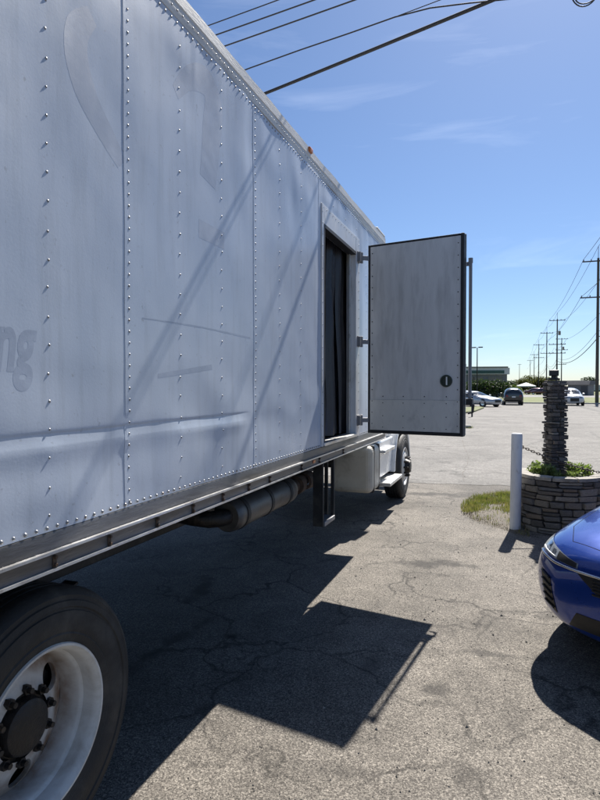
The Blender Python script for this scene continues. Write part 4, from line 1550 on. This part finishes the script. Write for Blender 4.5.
def blades(name, pts, dens_fn, n_, hmin, hmax, mat, label, cat, z0=.02):
    m = MB()
    x0, x1 = min(p.x for p in pts), max(p.x for p in pts)
    y0, y1 = min(p.y for p in pts), max(p.y for p in pts)
    k = 0
    for _ in range(n_ * 4):
        if k >= n_:
            break
        p = Vector((rnd.uniform(x0, x1), rnd.uniform(y0, y1), z0))
        if not in_poly(p, pts) or rnd.random() > dens_fn(p):
            continue
        k += 1
        h = rnd.uniform(hmin, hmax)
        a = rnd.uniform(0, 6.28)
        w = rnd.uniform(.002, .0045)
        ln = rnd.uniform(.1, .8) * h
        b = rnd.uniform(0, 6.28)
        s_ = Vector((math.cos(a) * w, math.sin(a) * w, 0))
        tip = p + Vector((math.cos(b) * ln, math.sin(b) * ln, h))
        md_ = p + Vector((math.cos(b) * ln * .35, math.sin(b) * ln * .35, h * .6))
        m.add([p - s_, p + s_, md_ + s_ * .7, md_ - s_ * .7, tip], [(0, 1, 2, 3), (3, 2, 4)])
    o = m.build(name, mat, fix=False, kind='stuff')
    return tag(o, label, cat)


def edge_d(p, poly):
    best = 9
    for i in range(len(poly)):
        a, b = poly[i - 1], poly[i]
        ab = b - a
        t = max(0, min(1, (p - a).dot(ab) / ab.dot(ab)))
        best = min(best, ((a + ab * t) - Vector((p.x, p.y, 0))).xy.length)
    return best


blades('grass', gpts, lambda p: min(1, .12 + edge_d(p, gpts) / .22) * max(0.02, min(1, .30 + 1.7 * nz(p.x * 2.6, p.y * 2.6) + .55 * (p.y - 7.9))), 5600, .02, .075, mt['grass'], 'patch of short dry grass growing beside the white bollard', 'grass')

blades('dry_grass', gpts, lambda p: .9, 2600, .008, .035, mt['straw'], 'short dead straw on the dirt beside the white bollard', 'grass', .012)

# loose grit over the near asphalt
m = MB()
for _ in range(2600):
    p = Vector((rnd.uniform(-1.3, 2.2), rnd.uniform(1.6, 8.5), .001))
    s_ = rnd.uniform(.0025, .0065) if rnd.random() < .95 else rnd.uniform(.007, .013)
    a = rnd.uniform(0, 6.28)
    e = [p + Vector((math.cos(a + q * 2.1) * s_ * rnd.uniform(.7, 1.2), math.sin(a + q * 2.1) * s_ * rnd.uniform(.7, 1.2), 0)) for q in range(3)]
    m.add(e + [p + Vector((0, 0, s_ * .9))], [(0, 1, 3), (1, 2, 3), (2, 0, 3)])
tag(m.build('grit', mt['stone'][3], fix=False, kind='stuff'), 'loose grit scattered over the worn asphalt', 'gravel')

# ------------------------------------------------------------------ overhead cables above the truck
def sag_path(a, b, sag, n_=28):
    a, b = Vector(a), Vector(b)
    return [a.lerp(b, i / n_) - Vector((0, 0, sag * 4 * (i / n_) * (1 - i / n_))) for i in range(n_ + 1)]


def cable(u0, v0, u1, v1, z, r, label, ext0=.6, ext1=1.6, sag=.12, name='overhead_cable'):
    a, b = G(u0, v0, z), G(u1, v1, z)
    d = b - a
    a2, b2 = a - d * ext0, b + d * ext1
    m = MB(); m.tube(sag_path(a2, b2, sag), r, 6)
    return tag(m.build(name, mt['wire'], smooth=True), label, 'cable', 'overhead cables above the truck')


cable(268, 90, 490, 0, 5.7, .021, 'thickest black overhead cable, lowest of those crossing above the truck', 1.5, .35, .03)
# a wire that droops to meet the thick cable near the top of the frame
pts = [(50, 141, 5.5), (150, 106, 5.55), (250, 68, 5.6), (300, 50, 5.6), (350, 33, 5.62), (395, 17, 5.64), (430, 8, 5.66), (470, 3, 5.68), (510, -1, 5.7), (560, -14, 5.75)]
path = [G(u, v, z) for u, v, z in pts]
m = MB(); m.tube(path, .008, 6)
tag(m.build('overhead_cable', mt['wire'], smooth=True), 'thin overhead wire bending down beside the thickest cable', 'cable', 'overhead cables above the truck')
cable(395, 17, 440, 0, 5.64, .005, 'short thin wire rising steeply from the bend in the wire above the thick cable', .0, 2.5, 0)
cable(222, 44, 345, 0, 5.0, .007, 'lowest of the three thin parallel wires in the top left sky', 2.5, 2.5, .03)
cable(213, 33, 305, 0, 5.2, .007, 'middle one of the three thin parallel wires in the top left sky', 3, 3, .03)
cable(205, 24, 270, 0, 5.6, .006, 'uppermost and faintest of the three thin parallel wires in the top left sky', 4, 4, .03)
# loop of spare cable hanging at the top right
lc = AT(586, 6.4, -9)
m = MB()
m.tube([lc + Vector((.135 * math.cos(a) , .05 * math.sin(a * .5), .135 * math.sin(a))) * (1 + .04 * math.sin(a * 3)) for a in [2 * math.pi * k / 28 for k in range(29)]], .007, 6)
m.tube([lc + Vector((.115 * math.cos(a) + .012, .03 + .03 * math.sin(a * .5), .105 * math.sin(a))) for a in [2 * math.pi * k / 28 for k in range(29)]], .007, 6)
m.tube([lc + Vector((0, 0, .135)), lc + Vector((.8, .2, .30)), lc + Vector((4, 0, 1.2))], .007, 6)
tag(m.build('cable_loop', mt['wire'], smooth=True), 'coil of spare black cable hanging at the top right corner', 'cable')

# ------------------------------------------------------------------ utility poles and their wires
def pole(u, depth, vtop, label, arms, spike=True, tr=False, rad=.17):
    b = AT(u, depth)
    H = AT(u, depth, vtop).z
    o = thing('utility_pole', label, 'utility pole', b, 0, 'utility poles along the street')
    m = MB(); m.cyl((0, 0, -.3), (0, 0, H), rad, rad * .62, 14); m.build('pole', mt['wood'], o, auto=40)
    if spike:
        m = MB(); m.cyl((0, 0, H - .3), (0, 0, H + 1.3), .035, .03, 8); m.build('lightning_rod', mt['grey'], o)
    for (dz, L) in arms:
        m = MB(); m.box((0, -.18, H - dz), (L, .11, .13))
        arm = m.build('crossarm', mt['wood'], o)
        for s_ in (-.92, -.45, .45, .92):
            m = MB(); m.lathe([(0, .03), (.06, .07), (.10, .04), (.16, .06), (.20, 0)], (s_ * L / 2, -.18, H - dz + .065), (0, 0, 1), 10); m.build('insulator', mt['grey'], arm, smooth=True)
    if tr:
        m = MB(); m.lathe([(0, 0), (0, .22), (.05, .25), (.8, .25), (.85, .2), (.85, 0)], (.42, -.1, H - 3.3), (0, 0, 1), 16); m.build('transformer', mt['grey'], o, auto=40)
    return b, H


PL = [pole(597, 64, 258, 'nearest and tallest utility pole at the right edge', [(.35, 3.2), (4.3, 3.6)], True, False, .19),
      pole(556.7, 119, 319, 'utility pole rising straight behind the slate pillar', [(.3, 3.0), (5.2, 3.2), (7.0, 3.2)], True, True, .18),
      pole(546.4, 150, 332, 'utility pole just left of the one behind the slate pillar', [(.3, 3.0), (5.5, 3.0)], True),
      pole(538.5, 178, 344, 'utility pole standing third left of the slate pillar above the bushes', [(.3, 3.0), (4.2, 3)], True),
      pole(534, 240, 354, 'short looking distant utility pole above the bushes, second from the left', [(.3, 3.0)], True),
      pole(530, 300, 360, 'distant utility pole above the middle of the round bushes', [(.3, 3.0)], True),
      pole(519.3, 330, 364, 'lone faint distant pole left of the bushes', [(.3, 2.0)], False)]
pole(561.3, 165, 338, 'utility pole just right of the one behind the slate pillar', [(.3, 3.2), (3.4, 3.2), (7.5, 2.4)], False, True, .17)
near_pole = Vector((9.2, 5.0, 15.5))
wl_ = MB
specs = [(.0, 1.3, 'shield'), (-1.5, -.1, 'a'), (1.5, -.1, 'b'), (-1.7, -4.2, 'c'), (1.7, -4.2, 'd'), (0, -8.0, 'e'), (.1, -8.6, 'f')]
wlab = {'shield': 'topmost thin wire', 'a': 'upper left wire on the top crossarm', 'b': 'upper right wire on the top crossarm', 'c': 'wire on the left of the lower crossarm', 'd': 'wire on the right of the lower crossarm', 'e': 'upper communication cable low on the poles', 'f': 'lowest thick communication cable on the poles'}
chainp = [(near_pole, 15.5)] + [(p, h) for p, h in PL[:6]]
for dx, dz, key in specs:
    path = []
    for (a, ha_), (b, hb) in zip(chainp[:-1], chainp[1:]):
        A = Vector((a.x + dx, a.y - .18, ha_ + dz)); B = Vector((b.x + dx, b.y - .18, hb + dz))
        path += sag_path(A, B, 1.4 if key in 'ef' else .8, 14)[:-1]
    path.append(B)
    m = MB(); m.tube(path, .045 if key == 'f' else .022, 5)
    tag(m.build('street_wire', mt['wire'], smooth=True), wlab[key] + ' strung along the row of street poles', 'wire', 'wires along the street poles')

# ------------------------------------------------------------------ far things
def yaw_to(p, away=True):
    d = Vector((p.x, p.y))
    if not away:
        d = -d
    return math.atan2(d.y, d.x)


p = G(512, 404.6); p.z = .004
far_car('parked_car', 'black SUV seen from behind in the middle of the far lot', SUVS, mt['carblack'], p, yaw_to(p) + R(4), None, True)
p = G(571, 405.2); p.z = .004
far_car('parked_car', 'white SUV facing the camera just right of the slate pillar', SUVS, mt['carwhite'], p, yaw_to(p, False) + R(8), None, True)
p = G(477, 406.4); p.z = .004
far_car('parked_car', 'silver sedan nearest the open truck door, nose to the right', SEDAN, mt['carsilver'], p, yaw_to(p, False) + R(48), 'silver cars by the open door')
p = G(471, 403.6); p.z = .004
far_car('parked_car', 'pale silver car behind the nearest silver sedan', SEDAN, mt['carwhite'], p, yaw_to(p, False) + R(48), 'silver cars by the open door')
p = AT(533.5, 150); p.z = .012
far_car('parked_car', 'dark red car in front of the white canopy tent', SUVS, mt['carmaroon'], p, yaw_to(p) + R(75), None, True)
p = AT(540.5, 146); p.z = .012
far_car('parked_car', 'dark red car half hidden behind the slate pillar', SUVS, mt['carmaroon'], p, yaw_to(p) + R(60), None, True)

tp_ = AT(526, 160)
tent = thing('canopy_tent', 'white peaked canopy tent behind the dark red car', 'tent', tp_, -TH)
m = MB(); m.add([(-2.1, -2, 2.25), (2.1, -2, 2.25), (2.1, 2, 2.25), (-2.1, 2, 2.25), (0, 0, 3.2), (-2.1, -2, 2.0), (2.1, -2, 2.0), (2.1, 2, 2.0), (-2.1, 2, 2.0)],
               [(0, 1, 4), (1, 2, 4), (2, 3, 4), (3, 0, 4), (0, 5, 6, 1), (1, 6, 7, 2), (2, 7, 8, 3), (3, 8, 5, 0)])
m.build('canopy', mt['tent'], tent)
for sx in (-2, 2):
    for sy in (-1.9, 1.9):
        m = MB(); m.cyl((sx, sy, 0), (sx, sy, 2.2), .04, n=8); m.build('leg', mt['grey'], tent)

# low office building, pale fascia and green sign band
B0 = AT(507, 112)
bld = thing('office_building', 'low grey flat roofed office with a dark green sign band behind the hedge', 'building', B0, TH * .55)
Ztop = AT(507, 112, 366.5).z
L, D = 34.0, 18.0
m = MB(); m.bb(-L, 0, 0, D, 0, Ztop - 1.5); m.build('wall', mt['bld'], bld)
m = MB(); m.bb(-L - .4, .4, -.4, D + .4, Ztop - 1.5, Ztop - .25); m.build('fascia', mt['bldw'], bld)
m = MB(); m.bb(-L - .55, .1, -.55, D + .55, Ztop - .25, Ztop); m.build('roof_edge', mt['bld'], bld, bevel=.05)
m = MB(); m.bb(-L + 1, -.6, -.50, -.401, Ztop - 1.35, Ztop - .75); m.build('sign_band', mt['bldg'], bld)
for i in range(9):
    x = -2.2 - i * 3.6
    m = MB(); m.bb(x - 1.3, x + 1.3, -.06, -.005, .9, Ztop - 2.0); w_ = m.build('window', mt['glass'], bld)
    m = MB(); m.bb(x - .04, x + .04, -.10, -.062, .9, Ztop - 2.0); m.build('mullion', mt['grey'], w_)
m = MB(); m.bb(-11, -7, 5, 8, Ztop, Ztop + .8); m.build('roof_unit', mt['grey'], bld, bevel=.05)

for i, (u, dep, w_, h_, lab) in enumerate(((473, 98, 2.6, 3.1, 'dark rounded shrub left of the building corner, partly behind the silver cars'), (481, 97, 2.4, 3.3, 'dark rounded shrub beside the lamp post'),
                                          (489, 96, 2.4, 3.0, 'dark rounded shrub below the green sign band'), (497, 97, 2.3, 3.2, 'dark shrub just left of the black SUV'), (503.5, 98, 1.9, 2.8, 'last dark shrub at the right corner of the building'))):
    b = AT(u, dep)
    t = thing('shrub', lab, 'shrub', b, 0, 'dark shrubs in front of the office')
    leaves('foliage', t, [(0, 0, h_ * .5, w_ * .62, w_ * .6, h_ * .5), (w_ * .3, .1, h_ * .65, w_ * .4, w_ * .4, h_ * .32), (-w_ * .3, -.1, h_ * .6, w_ * .4, w_ * .4, h_ * .35)], 900, .17, mt['leafb'], 100 + i)
    m = MB(); m.cyl((0, 0, 0), (0, 0, h_ * .5), .10, .05, 8); m.build('trunk', mt['wood'], t)
FT = [(512.5, 128, 2.4, 2.4, 'leafa', 'light green hedge bush just right of the office building'), (506, 175, 4.5, 4.0, 'leafb', 'dark distant tree behind the right end of the office'),
      (523, 178, 3.2, 5.0, 'leafc', 'round olive bush tree above the white canopy tent'), (532, 182, 3.6, 6.0, 'leafc', 'tallest rounded olive tree in the middle of the row'), (541, 180, 3.4, 5.6, 'leafc', 'olive tree left of the slate pillar behind the red cars'),
      (549, 178, 3.2, 5.0, 'leafc', 'olive tree seen just behind the left side of the slate pillar')]
for i, (u, dep, w_, h_, mk, lab) in enumerate(FT):
    b = AT(u, dep)
    t = thing('tree', lab, 'tree', b, 0, 'trees and bushes behind the road')
    r_ = random.Random(i)
    bl = [(0, 0, h_ * .55, w_ * .75, w_ * .7, h_ * .42)] + [(r_.uniform(-.7, .7) * w_, r_.uniform(-.5, .5) * w_, h_ * r_.uniform(.35, .82), w_ * .38, w_ * .38, h_ * .2) for _ in range(7)]
    leaves('crown', t, bl, 2600, .22, mt[mk], 200 + i)
    m = MB(); m.cyl((0, 0, 0), (0, 0, h_ * .6), .14, .06, 8)
    for k in range(4):
        m.cyl((0, 0, h_ * .3), (math.cos(k * 1.6) * w_ * .4, math.sin(k * 1.6) * w_ * .4, h_ * .7), .06, .02, 6)
    m.build('trunk', mt['wood'], t)
# a far belt of woods closing the horizon
m = MB()
r_ = random.Random(5)
bl = [(x + r_.uniform(-4, 4), 520 + r_.uniform(-20, 20), r_.uniform(1.5, 3.5), 9, 6, r_.uniform(2.5, 5)) for x in range(-160, 420, 9)]
o = leaves('woods', None, bl, 9000, .8, mt['leafb'], 77, kind='stuff')
tag(o, 'far dark belt of woods along the horizon', 'woods')

# building and trailer at right, behind the white SUV
b = AT(577.5, 128)
sh = thing('shed', 'low shed with a dark pitched roof behind the white SUV', 'building', b, -TH)
zt = AT(577, 128, 380.5).z
m = MB(); m.bb(-2.0, 2.2, 0, 5, 0, zt - .9); m.build('wall', mt['bld'], sh)
m = MB(); m.prism([(-.5, zt - .95), (5.5, zt - .95), (4.5, zt), (.5, zt)], -2.4, 2.5, lambda a, b_, e: (e, a, b_)); m.build('roof', mt['bldd'], sh)
m = MB(); m.bb(.7, 2.0, -.04, -.004, .1, 2.1); m.build('door', mt['bldd'], sh)
b = AT(592, 170)
tr = thing('trailer', 'white trailer parked beyond the nearest utility pole', 'trailer', b, -TH)
m = MB(); m.bb(-6.0, 6.0, 0, 2.5, .9, 2.6); m.build('body', mt['bldw'], tr, bevel=.08)
m = MB(); m.bb(-5.0, 5.2, .3, 2.2, .6, .9); m.build('chassis', mt['black'], tr)
for x in (-3.5, 3.2, 4.2):
    m = MB(); m.lathe([(0, 0), (0, .2), (.02, .45), (-.25, .45)], (x, .15, .45), (0, -1, 0), 20); m.build('wheel', mt['rubber'], tr, auto=40)
b = AT(589, 185)
t = thing('tree', 'dark flat topped tree behind the white trailer left of the nearest pole', 'tree', b, 0, 'trees and bushes behind the road')
leaves('crown', t, [(0, 0, 4.4, 2.6, 2.2, .9), (1.4, 0, 4.0, 1.5, 1.4, .8)], 700, .22, mt['leafb'], 333)
m = MB(); m.cyl((0, 0, 0), (0, 0, 4.2), .14, .06, 8); m.build('trunk', mt['wood'], t)

# double headed lot lamp
b = AT(477, 92)
lp = thing('lot_lamp', 'tall double headed parking lot lamp left of the black SUV', 'street lamp', b, -TH)
H = AT(477, 92, 347.5).z
m = MB(); m.cyl((0, 0, 0), (0, 0, H), .10, .07, 12); m.build('post', mt['black'], lp, auto=40)
m = MB(); m.cyl((0, 0, 0), (0, 0, .6), .25, .25, 16); m.build('base', mt['concrete'], lp, auto=40)
for s_ in (1, -1):
    m = MB(); m.box((s_ * .55, 0, H + .02), (.65, .34, .16)); m.build('lamp_head', mt['black'], lp, bevel=.03)

# near post and kerb island by the silver cars
b = G(472, 417)
m = MB(); m.lathe([(-.1, .045), (1.16, .045), (1.18, .03), (1.18, 0)], (0, 0, 0), (0, 0, 1), 14)
po = m.build('short_post', mt['plastic'], auto=40)
po.location = b
tag(po, 'thin dark post standing between the open door and the silver car', 'post')
kk = G(466, 428)
m = MB()
m.bb(-.95, .22, -.12, .12, .004, .125)
ws_ = m.build('wheel_stop', mt['concrete'], bevel=.04, seg=3)
ws_.location = kk
tag(ws_, 'pale concrete wheel stop on the lot by the open door edge', 'wheel stop')
wp = [kk + Vector(q) for q in ((-1.0, -.45, 0), (.25, -.4, 0), (.3, .1, 0), (.1, .5, 0), (-1.0, .5, 0))]
blades('grass', wp, lambda p: .9, 700, .04, .14, mt['grass'], 'weeds growing round the concrete wheel stop', 'grass', .004)
ip = [G(462, 414), G(475, 412), G(484, 408.5), G(478, 407.5), G(462, 409)]
m = MB(); m.prism([(q.x, q.y) for q in ip], 0, .11, lambda a, b_, e: (a, b_, e)); structure(m.build('kerb_island', mt['verge'], bevel=.02))
